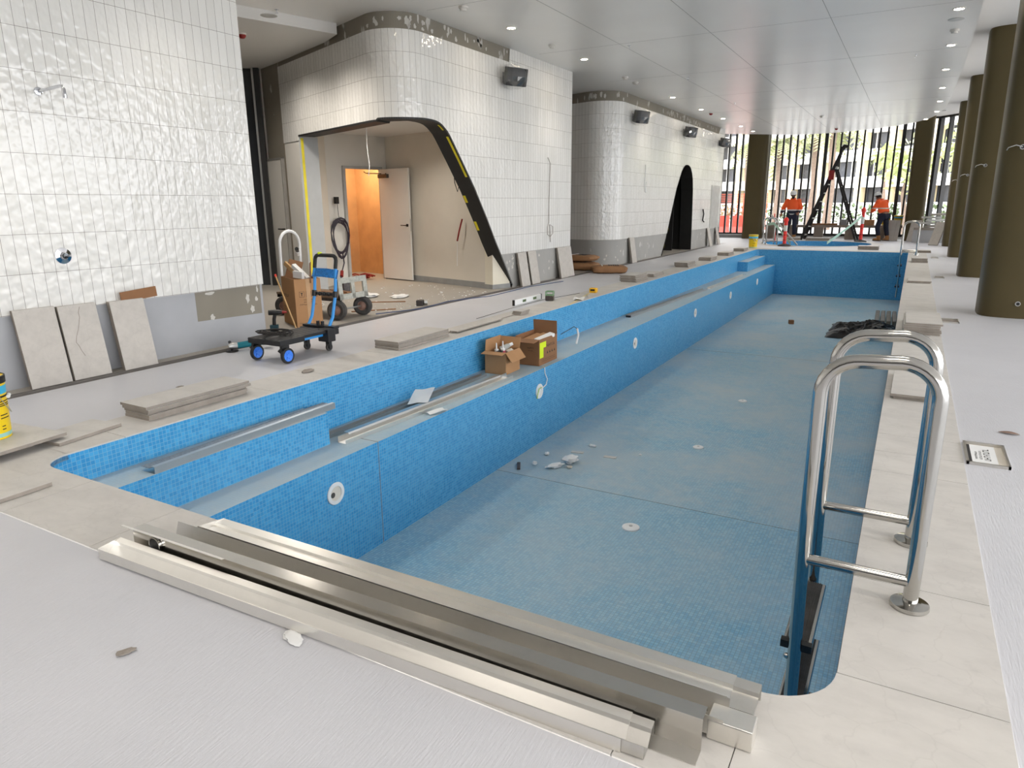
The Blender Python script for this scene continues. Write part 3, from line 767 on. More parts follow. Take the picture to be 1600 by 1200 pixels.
# ------------------------------------------------------------------ ceiling fittings
def ray_z(px, py, z=ZC):
    d = fw + rt*((px-800)/1080) - up*((py-600)/1080); k = (z-1.38)/d.z
    return d.x*k, d.y*k
FIT = [('detector', 'large white smoke detector above the pod corner', 724, 10), ('detector', 'small white detector beside the wrapped speaker of the nearer pod', 863, 70), ('detector', 'white sensor over the further pod, nearer of a close pair', 977, 120), ('detector', 'white sensor over the further pod, further of a close pair', 993, 128), ('detector', 'white detector by the first lamps of the right row', 1492, 46), ('detector', 'white detector near the far end between the two lamp rows', 1284, 181)]
pr = None
for k, lb, px, py in FIT:
    x, y = ray_z(px, py)
    if pr is None:
        pr = o = thing('smoke_detector', lb, 'smoke detector', (x, y, ZC)); b = MB(); b.lathe([(.06, 0), (.06, -.02), (.052, -.03)], 20); b.build('base', M['white'], o)
        b = MB(); b.lathe([(.042, -.03), (.04, -.05), (.02, -.056), (1e-4, -.056)], 20); b.build('sensor_head', M['white'], o)
    else: o = copy_tree(pr); o.location = (x, y, ZC); o['label'] = lb
FS = [('sprinkler over the walkway left of the pod corner', 432, 15), ('sprinkler over the pool, nearest of the middle line', 983, 71), ('sprinkler over the pool, second of the middle line', 1075, 121), ('sprinkler over the pool, third of the middle line', 1148, 161), ('sprinkler near the right lamp row', 1431, 85)]
pr = None
for lb, px, py in FS:
    x, y = ray_z(px, py)
    if pr is None:
        pr = o = thing('ceiling_sprinkler', lb, 'sprinkler', (x, y, ZC)); b = MB(); b.lathe([(.03, 0), (.03, -.004), (.01, -.006), (.008, -.03)], 14); b.build('escutcheon', M['chrome'], o)
        b = MB(); b.lathe([(.022, -.04), (.022, -.043), (1e-4, -.044)], 12); b.tube([(-.012, 0, -.025), (-.014, 0, -.035), (0, 0, -.042)], .002, 5); b.tube([(.012, 0, -.025), (.014, 0, -.035), (0, 0, -.042)], .002, 5); b.build('deflector', M['chrome'], o)
    else: o = copy_tree(pr); o.location = (x, y, ZC); o['label'] = 'small chrome ' + lb
    o['label'] = 'small chrome ' + lb
pr = None
for lb, px, py, z in (('red dome alarm beacon on the lower ceiling left of the pod', 378, 52, 3.64), ('red dome alarm beacon on the ceiling near the far pod end', 1111, 176, ZC), ('red dome alarm beacon at the far ceiling edge above the step ladder', 1307, 200, ZC)):
    x, y = ray_z(px, py, z)
    if pr is None:
        pr = o = thing('alarm_beacon', lb, 'alarm beacon', (x, y, z)); b = MB(); b.lathe([(.055, 0), (.055, -.02)], 20); b.build('base', M['white'], o)
        b = MB(); b.lathe([(.05, -.02), (.048, -.04), (.03, -.062), (1e-4, -.068)], 20); b.build('dome', M['redd'], o)
    else: o = copy_tree(pr); o.location = (x, y, z); o['label'] = lb
for lb, px, py, z in (('flush white round speaker grille in the ceiling left of the pod corner', 420, 24, 3.64), ('flush white round speaker grille near the right lamp row', 1494, 30, ZC)):
    x, y = ray_z(px, py, z); b = MB(); b.lathe([(.1, 0), (.1, -.005), (.09, -.008), (1e-4, -.008)], 28)
    tag(b.build('speaker_grille', mat('grille', (205, 203, 198), .6), loc=(x, y, z)), lb, 'speaker grille')

# ------------------------------------------------------------------ stone slabs: stacks and leaning pieces
SL = {}
def slab(dx, dy, t=.02, wall=False):
    key = (round(dx, 3), round(dy, 3), t, wall)
    if key not in SL:
        b = MB(); x, y = dx/2, dy/2
        b.box(-x, x, -y, y, 0, t)
        for f in b.bm.faces:
            f.normal_update()
            f.material_index = 0 if f.calc_center_median().z > t*.99 else 1
        o = b.build('stone_slab', [M['stone2'] if wall else M['stone'], M['stone_edge']], smooth=False, bev=.0015)
        SL[key] = o; return o
    o = SL[key].copy(); COL.objects.link(o); return o
ORD = ['lowest', 'second from the bottom', 'third from the bottom', 'fourth from the bottom', 'fifth from the bottom', 'sixth from the bottom', 'seventh from the bottom']
def stack(x0, x1, y0, y1, n, where, grp, t=.02, jit=.012, base=.006, top=None):
    for i in range(n):
        k = top if (top and i >= n-2) else 0
        o = slab(x1-x0+(k or 0), y1-y0+(k or 0), t)
        o.location = ((x0+x1)/2+random.uniform(-jit, jit), (y0+y1)/2+random.uniform(-jit, jit), base+i*(t+.0006)); o.rotation_euler = (0, 0, random.uniform(-.012, .012))
        lvl = 'topmost' if i == n-1 else ORD[i]
        tag(o, 'beige stone slab, %s of %s' % (lvl, where), 'stone slab', grp)
G = 'loose coping slabs stacked around the pool'
stack(-4.53, -4.27, 2.62, 3.42, 5, 'the long stack on the near left coping', G, .019, .01, top=.03)
stack(-4.535, -4.235, 5.22, 6.08, 4, 'the stack by the blue trolley on the left coping', G)
stack(-4.535, -4.235, 11.97, 12.6, 6, 'the tall stack past the yellow tape measure', G)
stack(-4.535, -4.235, 12.98, 13.6, 3, 'the low stack just behind the tall one past the tape measure', G)
stack(-4.535, -4.235, 15.35, 15.95, 5, 'the stack on the left coping level with the first tear-drop pod speaker', G)
stack(-4.535, -4.235, 17.35, 17.95, 4, 'the stack on the left coping before the tear-drop doorway', G)
stack(-4.535, -4.235, 19.27, 19.9, 4, 'the stack on the left coping opposite the tear-drop doorway', G)
stack(-4.535, -4.235, 21.2, 21.8, 4, 'the furthest stack on the left coping near the yellow pail', G)
stack(.03, .375, 8.45, 9.35, 6, 'the tall stack on the right coping by the black sheet', G)
stack(.005, .33, 5.52, 6.35, 2, 'the low pair behind the near ladder rails', G)
stack(.015, .37, 13.95, 14.6, 2, 'the low pair on the right coping between the floor boxes', G)
stack(.05, .37, 18.72, 19.3, 5, 'the stack on the right coping before the far ladder', G)
stack(.1, .5, 22.5, 23.0, 3, 'the stack on the right behind the far ladder', G)
stack(-1.38, -.83, 23.42, 23.95, 5, 'the dark sided stack between the pool and the spa', G, base=.001)
stack(-4.25, -3.7, 28.35, 28.85, 5, 'the stack behind the spa by the worker facing the viewer', G, base=.001)
stack(-3.45, -2.65, 28.35, 28.85, 5, 'the stack behind the spa under the step ladder', G, base=.001)
# loose slabs near the camera on the left
o = slab(.62, .62, .02); o.location = (-4.60, 1.79, .045); o.rotation_euler = (0, 0, R(6)); tag(o, 'large square stone slab holding the yellow pail at the left edge', 'stone slab')
for i, (dx, dy) in enumerate(((-.15, -.12), (.13, .14))):
    b = MB(); b.box(-.05, .05, -.05, .05, 0, .037); tag(b.build('spacer_block', M['stone_edge'], smooth=False, loc=(-4.60+dx, 1.79+dy, .007)), ('outer' if i == 0 else 'inner') + ' stone offcut propping the square slab under the pail', 'offcut')
o = slab(.27, .42, .02); o.location = (-4.43, 2.24, .0075); o.rotation_euler = (0, 0, R(8)); tag(o, 'loose stone offcut on the left coping between pail and long stack', 'stone slab')
o = slab(.52, .26, .02); o.location = (-3.93, 1.56, .0075); o.rotation_euler = (0, 0, R(2)); tag(o, 'loose stone slab on the near coping corner below the square slab', 'stone slab')
stack(-4.36, -4.23, 7.68, 7.9, 3, 'the small offcut pile before the spirit level', 'small offcuts on the left coping', .018)
o = slab(.12, 1.4, .012); o.location = (-4.38, 6.95, .0075); tag(o, 'long thin stone strip lying along the left coping before the offcut pile', 'stone slab')
o = slab(.10, 1.0, .012); o.location = (-4.30, 6.75, .0075+.0125); tag(o, 'shorter thin stone strip lying on the long strip', 'stone slab')
# leaning slabs
def lean(xw, y0, wdt, n, where, h=.60, foot=.10, t=.02, ang=0):
    th = math.asin(min(.9, (foot-.005)/h))
    for i in range(n):
        o = slab(wdt, h, t, True)
        # local: x width, y height, z outward face
        mx = Matrix.Translation((xw+.012+foot+i*(t+.004), y0+wdt/2+i*.006*(-1), 0.002)) @ Matrix.Rotation(PI/2, 4, 'Z') @ Matrix.Rotation(PI/2-th, 4, 'X') @ Matrix.Translation((0, h/2, 0))
        o.matrix_world = mx
        lvl = 'front' if i == n-1 else ('back' if i == 0 else 'middle')
        if n == 1: tag(o, 'single stone slab leaning %s' % where, 'stone slab')
        else: tag(o, 'stone slab leaning %s, %s one of its pack' % (where, lvl), 'stone slab')
        o['group'] = 'slabs leaning against the walls'
lean(-6.012, 2.70, .31, 2, 'on the left wall at its near end', .62)
lean(-6.012, 3.03, .31, 2, 'on the left wall, middle pack with a vein in its face', .61)
vein_o = [o for o in D.objects if o.name.startswith('stone_slab')][-1]
b = MB(); vp = [(.02, .285), (.0, .24), (.0, .2), (-.02, .14), (-.035, .1), (-.06, .05), (-.075, -.0), (-.06, -.03), (-.05, -.07), (-.03, -.12)]
for (x0, y0), (x1, y1) in zip(vp, vp[1:]): b.face([(x0-.003, y0, .0206), (x1-.003, y1, .0206), (x1+.003, y1, .0206), (x0+.003, y0, .0206)])
b.build('dark_vein', M['stone_edge'], vein_o, smooth=False)
lean(-6.012, 3.45, .31, 3, 'on the left wall, pack with the cardboard scrap behind', .60)
b = MB(); b.box(-.17, .17, -.004, .004, 0, .09); tag(b.build('cardboard_scrap', M['cardd'], smooth=False, loc=(-5.965, 3.74, .585), rot=(0, R(-4), PI/2)), 'brown cardboard scrap poking up behind the third leaning slab pack', 'cardboard')
lean(-5.912, 10.52, .30, 2, 'on the nearer pod beside the slanted opening', .58)
lean(-5.912, 10.93, .30, 1, 'on the nearer pod, second along from the slanted opening', .58)
lean(-5.912, 12.08, .30, 2, 'near the far corner of the nearer pod', .58)
lean(-5.912, 12.42, .30, 1, 'at the far corner of the nearer pod', .58)
lean(-5.912, 16.0, .32, 2, 'on the further pod just past its rounded corner', .60)
lean(-5.912, 23.3, .32, 1, 'on the further pod below the louvred panel, nearer one', .60, .14)
lean(-5.912, 24.4, .32, 1, 'on the further pod below the louvred panel, further one', .60, .14)
o = slab(.6, .6, .02, True); o.matrix_world = Matrix.Translation((-7.05, 15.25, 0.002)) @ Matrix.Rotation(R(-15), 4, 'Z') @ Matrix.Rotation(R(80), 4, 'X') @ Matrix.Translation((0, .3, 0)); tag(o, 'wide stone slab leaning in the gap between the two pods', 'stone slab', 'slabs leaning against the walls')
for i, (x, y, rz, lb) in enumerate(((-.02, 28.85, -20, 'on the far right column'), (.62, 26.6, -35, 'on the stone seat beside the last column'), (-.75, 29.15, -10, 'behind the worker seen from behind, nearer one'), (-.62, 29.15, -10, 'behind the worker seen from behind, further one'))):
    o = slab(.32, .78, .03, True); o.matrix_world = Matrix.Translation((x, y, 0.002)) @ Matrix.Rotation(R(rz), 4, 'Z') @ Matrix.Rotation(R(68), 4, 'X') @ Matrix.Translation((0, .39, 0)); tag(o, 'long stone piece leaning ' + lb, 'stone slab', 'slabs leaning at the far end')

# ------------------------------------------------------------------ stainless channels
def extr(b, prof, x0, x1):
    """open profile [(y,z)] swept along x"""
    for (y0, z0), (y1, z1) in zip(prof, prof[1:]):
        b.face([(x0, y0, z0), (x1, y0, z0), (x1, y1, z1), (x0, y1, z1)])
GC = 'stainless gutter lengths lying along the near coping'
o = thing('gutter_channel', 'nearest stainless gutter tray lying open side up on the near coping', 'gutter channel', (-1.6, 1.402, .007), R(1.45), GC)
b = MB(); extr(b, [(0, .042), (0, 0), (.022, 0), (.04, .008), (.066, .034), (.072, .043), (.096, .05), (.098, .0)], -1.11, 1.10); b.build('tray', M['sheet'], o, smooth=False, weld=.0001, solid=.0018)
b = MB(); b.face([(-1.11, 0, 0), (-1.11, .098, 0), (-1.11, .098, .052), (-1.11, 0, .044)]); b.build('end_plate', M['sheet'], o, smooth=False, solid=.0018)
b = MB(); extr(b, [(.003, .04), (.003, .003), (.022, .003), (.04, .006), (.066, .031), (.072, .04), (.095, .047), (.095, 0)], 1.02, 1.16); b.build('joining_sleeve', M['sheetd'], o, smooth=False, weld=.0001, solid=.0018)
o = thing('gutter_channel', 'second stainless channel on its side with a round outlet in its dark face', 'gutter channel', (-1.5, 1.512, .007), R(1.1), GC)
b = MB(); extr(b, [(-.0, .0), (0, .0), (.001, .096), (.052, .096), (.052, .085)], -1.15, 1.18); b.build('face_plate', M['sheetf'], o, smooth=False, weld=.0001, solid=.0018)
b = MB(); b.face([(.78, -.055, .001), (1.18, -.055, .001), (1.18, 0, .001), (.78, 0, .001)]); b.build('foot_flange', M['sheet'], o, smooth=False, solid=.0018)
b = MB(); extr(b, [(-.012, .1), (.0, .0985)], -1.21, -.6); b.build('lip', M['sheet'], o, smooth=False, solid=.002)
b = MB(); b.lathe([(.034, 0), (.034, .012), (.029, .012), (.029, 0)], 28, Matrix.Translation((-1.0, -.001, .062)) @ Matrix.Rotation(PI/2, 4, 'X')); b.m = 1; b.lathe([(.029, .006), (1e-4, .006)], 28, Matrix.Translation((-1.0, -.003, .062)) @ Matrix.Rotation(PI/2, 4, 'X')); b.build('outlet_spigot', [M['steel'], M['black']], o)
o = thing('gutter_channel', 'third stainless gutter lying between the dark faced one and the pool side one', 'gutter channel', (-1.42, 1.578, .007), R(.6), GC)
b = MB(); extr(b, [(0, .07), (.002, .012), (.06, .012), (.082, .078)], -1.16, 1.14); b.build('trough', M['sheetd'], o, smooth=False, weld=.0001, solid=.0018)
b = MB(); b.box(1.10, 1.215, -.002, .07, .0, .06); b.build('end_box', M['sheet'], o, smooth=False, bev=.003)
b = MB(); b.lathe([(.028, 0), (.028, .012), (.022, .012), (.022, 0)], 24, Matrix.Translation((-1.02, .028, .014))); b.build('outlet_ring', M['steel'], o)
o = thing('gutter_channel', 'pool side stainless gutter tray lying along the near pool edge', 'gutter channel', (-1.42, 1.672, .007), R(.45), GC)
b = MB(); extr(b, [(-.005, .078), (0, .046), (.075, .046), (.08, .056), (.125, .056), (.126, .0)], -1.05, 1.13); b.build('tray', M['sheet'], o, smooth=False, weld=.0001, solid=.0018)
b = MB(); b.face([(-1.05, 0, .0), (-1.05, .126, .0), (-1.05, .126, .058), (-1.05, 0, .075)]); b.build('end_plate', M['sheetd'], o, smooth=False, solid=.0018)
b = MB(); extr(b, [(0, .043), (.075, .043), (.08, .053), (.123, .053), (.124, .0)], 1.10, 1.20); b.build('joining_sleeve', M['sheetd'], o, smooth=False, weld=.0001, solid=.0018)
# channels in the pool
def yext(b, prof, y0, y1):
    for (x0, z0), (x1, z1) in zip(prof, prof[1:]): b.face([(x0, y0, z0), (x1, y0, z1 if False else z0), (x1, y1, z1), (x0, y1, z1)] if False else [(x0, y0, z0), (x0, y1, z0), (x1, y1, z1), (x1, y0, z1)])
o = thing('drain_channel', 'long steel channel with a perforated strip on the near upper pool step', 'drain channel', (-3.98, 3.12, ZS+.001), R(1.2))
b = MB(); yext(b, [(0, .0), (.13, .0), (.13, .045), (.10, .045)], -.78, .80); b.build('channel', M['alu'], o, smooth=False, weld=.0001, solid=.003)
b = MB(); yext(b, [(.0, .03), (.085, .03)], -.78, .80); b.build('perforated_strip', mat('perforated_grey', (150, 150, 150), .5, .6, var=.35, vs=70), o, smooth=False, solid=.003)
o = thing('steel_profile', 'long bright steel profile on the bench leading to the small carton', 'steel profile', (-3.80, 3.86, ZB+.001), R(-2.6))
b = MB(); yext(b, [(0, .05), (.0, .0), (.085, .0), (.085, .03)], 0, 2.5); b.build('channel', M['sheet'], o, smooth=False, weld=.0001, solid=.003)
b = MB(); yext(b, [(-.04, .055), (.012, .055), (.02, .04)], .1, 2.35); b.build('lip', M['alu'], o, smooth=False, weld=.0001, solid=.003)
o = thing('steel_profile', 'dull grey profile lying on the bench against the pool side wall', 'steel profile', (-4.0, 3.9, ZB+.001), R(-.6))
b = MB(); yext(b, [(0, .03), (.0, .0), (.07, .0), (.07, .03)], 0, 2.4); b.build('channel', M['alu'], o, smooth=False, weld=.0001, solid=.003)
o = thing('steel_profile', 'long dull profile on the bench beyond the cartons', 'steel profile', (-4.0, 10.9, ZB+.001), R(-2.2))
b = MB(); yext(b, [(0, .04), (.0, .0), (.09, .0), (.09, .04)], 0, 4.3); b.build('channel', M['alu'], o, smooth=False, weld=.0001, solid=.003)
b = MB(); b.box(.005, .085, -.03, .0, .0, .03); b.build('end_cap', M['black'], o, smooth=False)
o = thing('steel_profile', 'short raised profile furthest along the bench before the far step', 'steel profile', (-3.80, 15.4, ZB+.001), R(-1.0))
b = MB(); yext(b, [(0, .035), (.0, .0), (.07, .0), (.07, .035)], 0, 3.4); b.build('channel', M['sheet'], o, smooth=False, weld=.0001, solid=.003)
def sheet(x, y, z, w_, h_, rz, tilt=(0, 0), curl=.02, m='paper', name='paper_sheet'):
    b = MB(); b.grid(lambda u, v: ((u-.5)*w_, (v-.5)*h_, curl*math.sin(u*3+v*2)**2), 6, 6)
    return b.build(name, M[m], loc=(x, y, z), rot=(tilt[0], tilt[1], rz))
tag(sheet(-3.86, 5.05, ZB+.085, .2, .3, R(20), (R(12), R(-8)), .01), 'white paper sheet lying on the steel profile on the bench', 'paper')
tag(sheet(-3.585, 4.9, ZB+.012, .09, .2, R(-20), (0, 0), .012), 'folded white paper scrap on the bench under the profile', 'paper')
# lamp niches in the bench face
pr = None
for i, (y, kind, lb) in enumerate(((3.517, 'ring', 'nearest round white light niche in the bench face, open and empty'), (6.83, 'disc', 'round light niche with a loose cable below the cartons'), (10.04, 'ring', 'third round white light niche along the bench face'), (13.48, 'ring', 'fourth round white light niche along the bench face'), (16.52, 'ring', 'fifth round white light niche along the bench face'), (19.71, 'ring', 'furthest round white light niche along the bench face'))):
    MX = Matrix.Rotation(PI/2, 4, 'Y')
    o = thing('light_niche', lb, 'light niche', (XB, y, -.70), 0, 'light niches in the bench face')
    b = MB(); b.lathe([(.055, 0), (.085, 0), (.088, .006), (.083, .012), (.058, .012), (.055, 0)], 32, MX); b.build('rim', M['paper'], o)
    b = MB(); b.lathe([(.056, .003), (1e-4, .003)], 28, MX); b.build('recess', M['cream'] if kind == 'ring' else M['paper'], o)
    if kind == 'ring':
        b = MB(); b.lathe([(.022, .004), (1e-4, .004)], 16, Matrix.Translation((0, -.028, -.006)) @ MX); b.build('conduit_hole', M['rubber'], o)
b = MB(); b.tube([(XB-.03, 6.98, ZB+.006), (XB+.008, 6.95, ZB+.004), (XB+.014, 6.95, ZB-.06), (XB+.02, 7.0, ZB-.14), (XB+.02, 6.97, ZB-.2), (XB+.016, 6.86, ZB-.23)], .006, 6)
tag(b.build('loose_cable', M['paper']), 'loose white cable hanging over the bench edge to a light niche', 'cable')
b = MB(); b.tube([(XB+.016, 6.86, -.66), (XB+.03, 6.77, -.66), (XB+.03, 6.72, -.76)], .005, 6)
tag(b.build('earth_wire', mat('green_yellow', (170, 200, 70), .5)), 'short green and yellow wire beside the cabled light niche', 'wire')
# drain covers and rubble on the pool floor
pr = None
for x, y, lb in ((-1.82, 5.25, 'round white drain cover on the pool floor, nearest'), (-1.85, 7.55, 'round white drain cover on the pool floor behind the nearest one'), (-1.81, 9.75, 'round white drain cover on the pool floor, third from the viewer')):
    if pr is None:
        pr = o = thing('drain_cover', lb, 'drain cover', (x, y, ZF), 0, 'drain covers along the pool floor'); b = MB(); b.lathe([(.075, 0), (.075, .012), (.06, .02), (.02, .022), (1e-4, .018)], 28); b.build('cover', M['paper'], o)
        b = MB(); b.lathe([(.016, .018), (.016, .024), (1e-4, .025)], 14); b.build('screw', M['alu'], o)
    else: o = copy_tree(pr); o.location = (x, y, ZF); o['label'] = lb; o.scale = (.8, .8, .8)
def lump(c, r, seed, m, name, lb, cat, sc=(1, 1, .4)):
    b = MB(); b.ball((0, 0, 0), r, 14)
    for v_ in b.bm.verts:
        v_.co *= 1+.55*noise.noise(v_.co*(2.2/r)+V((seed, 0, 0)))
        v_.co.x *= sc[0]; v_.co.y *= sc[1]; v_.co.z *= sc[2]
    zmin = min(v_.co.z for v_ in b.bm.verts)
    for v_ in b.bm.verts: v_.co.z -= zmin
    return tag(b.build(name, M[m] if isinstance(m, str) else m, loc=c, rot=(0, 0, seed)), lb, cat)
lump((-2.93, 6.42, ZF), .075, 1.3, 'paper', 'paper_scrap', 'largest crumpled white scrap on the pool floor beside the joint line', 'scrap', (1.2, 1, .5))
lump((-3.02, 6.2, ZF), .06, 4.1, 'paper', 'paper_scrap', 'curled white scrap nearest the joint line on the pool floor', 'scrap', (1.7, .7, .4))
lump((-2.88, 6.28, ZF), .03, 8.4, 'cream', 'paper_scrap', 'cream crumpled scrap between the two white ones on the pool floor', 'scrap')
lump((-3.24, 6.17, ZF), .026, 2, 'paper', 'plaster_crumb', 'round white crumb on the pool floor near the dark offcut', 'crumb', (1, 1, .8))
lump((-3.27, 6.52, ZF), .026, 5, 'paper', 'plaster_crumb', 'round white crumb on the pool floor further from the dark offcut', 'crumb', (1.2, 1, .6))
lump((-2.93, 7.02, ZF), .03, 6, 'paper', 'plaster_crumb', 'flat white crumb on the pool floor past the crumpled scraps', 'crumb', (1.6, 1, .3))
lump((-2.35, 7.0, ZF), .016, 9, 'paper', 'plaster_crumb', 'tiny white crumb on the pool floor towards the middle', 'crumb')
b = MB(); b.box(-.09, .09, -.018, .018, 0, .02); tag(b.build('dark_offcut', mat('dark_offcut', (84, 74, 72), .6), smooth=False, loc=(-3.37, 6.05, ZF), rot=(0, 0, R(-62)), bev=.003), 'dark rectangular offcut by the bench foot on the pool floor', 'offcut')
b = MB(); b.box(-.05, .05, -.05, .05, 0, .09); tag(b.build('small_carton', M['cardd'], smooth=False, loc=(-2.2, 16.9, ZF), rot=(0, 0, .4)), 'tiny brown carton alone in the middle of the pool floor', 'carton')
for i in range(2):
    b = MB(); b.box(-.07, .07, -.03, .03, 0, .006); tag(b.build('stone_chip', M['stone'], smooth=False, loc=((-3.0, 6.75, ZF), (-2.62, 6.78, ZF))[i], rot=(0, 0, .2-.1*i)), ('left' if i == 0 else 'right') + ' flat beige chip lying among the white scraps on the pool floor', 'chip')

# ------------------------------------------------------------------ pool ladder
def ladder(loc, rz, label, deep=-1.12):
    o = thing('pool_ladder', label, 'pool ladder', loc, rz, 'stainless pool ladders')
    for s_, y in ((0, 0), (1, .54)):
        b = MB(); pth = [(.142, y, .0)]
        rr = .12
        pth += [(.142, y, .72)] + [(.142-rr+rr*math.cos(a), y, .742+rr*math.sin(a)) for a in [R(90)*i/8 for i in range(9)]]
        pth += [(-.075+rr*math.cos(a)-.02, y, .735+rr*math.sin(a)*1.0) for a in [R(90)+R(90)*i/8 for i in range(9)]]
        pth += [(-.215, y, .1), (-.205, y, -.5), (-.20, y, deep)]
        b.tube(pth, .0245, 18); h = b.build('handrail', M['steel'], o)
        b = MB(); b.lathe([(.06, 0), (.063, .004), (.061, .016), (.036, .022), (.0246, .024)], 32, Matrix.Translation((.142, y, .0))); b.build('flange', M['steel'], h)
        b = MB(); b.cyl((-.213, y, .095), (.142, y, .095), .0195, n=16); b.build('crossbar', M['steel'], h)
        b = MB(); b.ball((-.235, y, -.33), .012, 10); b.build('bolt', M['steel'], h)
    for z in (-.27, -.55, -.83):
        b = MB(); b.box(-.255, -.15, .02, .52, z-.022, z); tr = b.build('tread', M['steel'], o, smooth=False, bev=.004)
        b = MB(); b.box(-.245, -.165, .03, .51, z, z+.004)
        for i in range(9): b.box(-.243+i*.0085, -.239+i*.0085, .03, .51, z+.004, z+.007)
        b.build('grip_pad', M['rubber'], tr, smooth=False)
        b = MB(); b.box(-.262, -.15, -.0, .03, z-.026, z+.004); b.build('bracket', M['black'], tr, smooth=False)
    return o
ladder((0, 2.551, .006), 0, 'polished steel pool ladder with hoop rails on the near right pool edge')
lo2 = copy_tree([o for o in D.objects if o.name == 'pool_ladder'][0]); lo2.location = (0, 21.3, .006); lo2['label'] = 'polished steel pool ladder at the far right corner of the pool'
lo3 = copy_tree([o for o in D.objects if o.name == 'pool_ladder'][0]); lo3.location = (-4.38, 25.75, .012); lo3.rotation_euler = (0, 0, R(200)); lo3['label'] = 'steel spa ladder beside the worker facing the viewer'

# ------------------------------------------------------------------ pails
def pail(loc, label, h=.37, r=.14, lid=False, rz=0):
    o = thing('plastic_pail', label, 'pail', loc, rz)
    b = MB(); b.lathe([(r*.86, 0), (r*.87, .005), (r*.985, h*.93), (r*1.0, h*.94)] + ([(r, h)] if not lid else [(r, h*.95)]), 36)
    bd = b.build('body', M['yellow'], o)
    b = MB()
    b.lathe([(r*.963, h*.73), (r*.985, h*.86)], 36); b.build('blue_band', mat('cyan_band', (60, 180, 220), .4), bd)
    b = MB(); b.lathe([(r*.965, h*.67), (r*.972, h*.70)], 36); b.build('black_band', M['ink'], bd)
    b = MB(); b.lathe([(r*.875, .012), (r*.885, .035)], 36); b.build('pale_band', mat('pale_band', (150, 200, 190), .4), bd)
    for i, (zz, w_) in enumerate(((.60, .9), (.56, .8), (.53, .9), (.38, .5), (.33, .6), (.20, .22), (.15, .22))):
        rr = r*(.862+.125*zz)+.0012
        b = MB(); a0 = R(-25); k = 8
        for j in range(k):
            a, c_ = a0+w_*j/k, a0+w_*(j+1)/k
            b.face([(rr*math.cos(a), rr*math.sin(a), h*zz), (rr*math.cos(c_), rr*math.sin(c_), h*zz), (rr*math.cos(c_), rr*math.sin(c_), h*zz+.006), (rr*math.cos(a), rr*math.sin(a), h*zz+.006)])
        b.build('printed_line', M['ink'], bd)
    if lid:
        b = MB(); b.lathe([(r*1.03, h*.90), (r*1.04, h), (r*.95, h+.004), (1e-4, h+.003)], 36); b.build('lid', mat('yellow_lid', (214, 186, 30), .45), o)
    else:
        b = MB(); b.lathe([(r*1.02, h*.9), (r*1.03, h+.004), (r*.97, h+.006), (r*.96, h*.94), (1e-4, h*.93)], 36); b.build('rim', M['black'], o)
    b = MB(); b.tube([(r*1.01*math.cos(a), r*1.01*math.sin(a)+0, h*.84-.17*math.sin((a+R(35))/R(130)*PI)) for a in [R(-35)+R(130)*i/12 for i in range(13)]], .0025, 6); b.build('wire_handle', M['alu'], o)
    b = MB(); a = R(20); b.tube([(r*1.03*math.cos(a-.12), r*1.03*math.sin(a-.12), h*.655), (r*1.04*math.cos(a+.12), r*1.04*math.sin(a+.12), h*.67)], .011, 8); b.build('hand_grip', M['paper'], o)
    return o
pail((-4.62, 1.86, .066), 'yellow pail with blue and black bands on the slab at the left edge', .365, .118, rz=R(38))
pail((-4.32, 22.95, .007), 'yellow pail standing at the far left pool corner', .41, .14, True, R(-60))
pail((-.92, 29.72, .53), 'yellow pail on the stone seat, left of the worker seen from behind', .36, .15, True)
pail((-.52, 29.8, .53), 'yellow pail on the stone seat, right of the worker seen from behind', .36, .15, True, 1)

# ------------------------------------------------------------------ folding platform trolley
o = thing('platform_trolley', 'black folding platform trolley with blue handle and blue wheels by the left wall', 'trolley', (-5.0, 4.25, 0))
T0 = o
def P_(x, y, z): return (x+5.0, y-4.25, z)
b = MB()
b.box(-.22, .20, 0, .30, .165, .215); b.box(-.20, .17, .30, .70, .185, .215); b.box(-.24, .19, .66, .76, .16, .215)
dk = b.build('deck', M['blackp'], o, smooth=False, bev=.006)
b = MB()
for i in range(6): b.box(-.19+i*.065, -.165+i*.065, .02, .28, .2152, .2165)
for i in range(5): b.box(-.17+i*.07, -.14+i*.07, .33, .64, .2152, .2165)
b.build('grip_rib', M['rubber'], dk, smooth=False)
b = MB(); b.box(.10, .13, .22, .62, .155, .18); b.build('slide_rail', M['blue'], o, smooth=False, bev=.003)
b = MB(); b.box(-.16, -.13, .22, .62, .155, .18); b.build('slide_rail', M['blue'], o, smooth=False, bev=.003)
def wheel(x, y, r, wd, hubm, nm='wheel'):
    MX = Matrix.Translation((x, y, r)) @ Matrix.Rotation(PI/2, 4, 'Y')
    b = MB(); b.lathe([(r*.72, -wd/2), (r*.95, -wd/2), (r, -wd/3), (r, wd/3), (r*.95, wd/2), (r*.72, wd/2), (r*.72, -wd/2)], 28, MX); w_ = b.build(nm, M['rubber'] if hubm != M['bluehub'] else M['blackp'], o)
    b = MB(); b.lathe([(1e-4, -wd*.48), (r*.25, -wd*.52), (r*.3, -wd*.3), (r*.80, -wd*.5), (r*.80, wd*.5), (r*.3, wd*.3), (r*.25, wd*.52), (1e-4, wd*.48)], 28, MX)
    for i in range(6):
        a = i*PI/3; b.cbox((x+wd*.4, y+math.cos(a)*r*.5, r+math.sin(a)*r*.5), (.006, r*.16, r*.5), Matrix.Rotation(a-PI/2, 4, 'X'))
    b.build('hub', hubm, w_)
    return w_
wheel(.205, .07, .072, .03, M['bluehub']); wheel(-.17, .05, .072, .03, M['bluehub'])
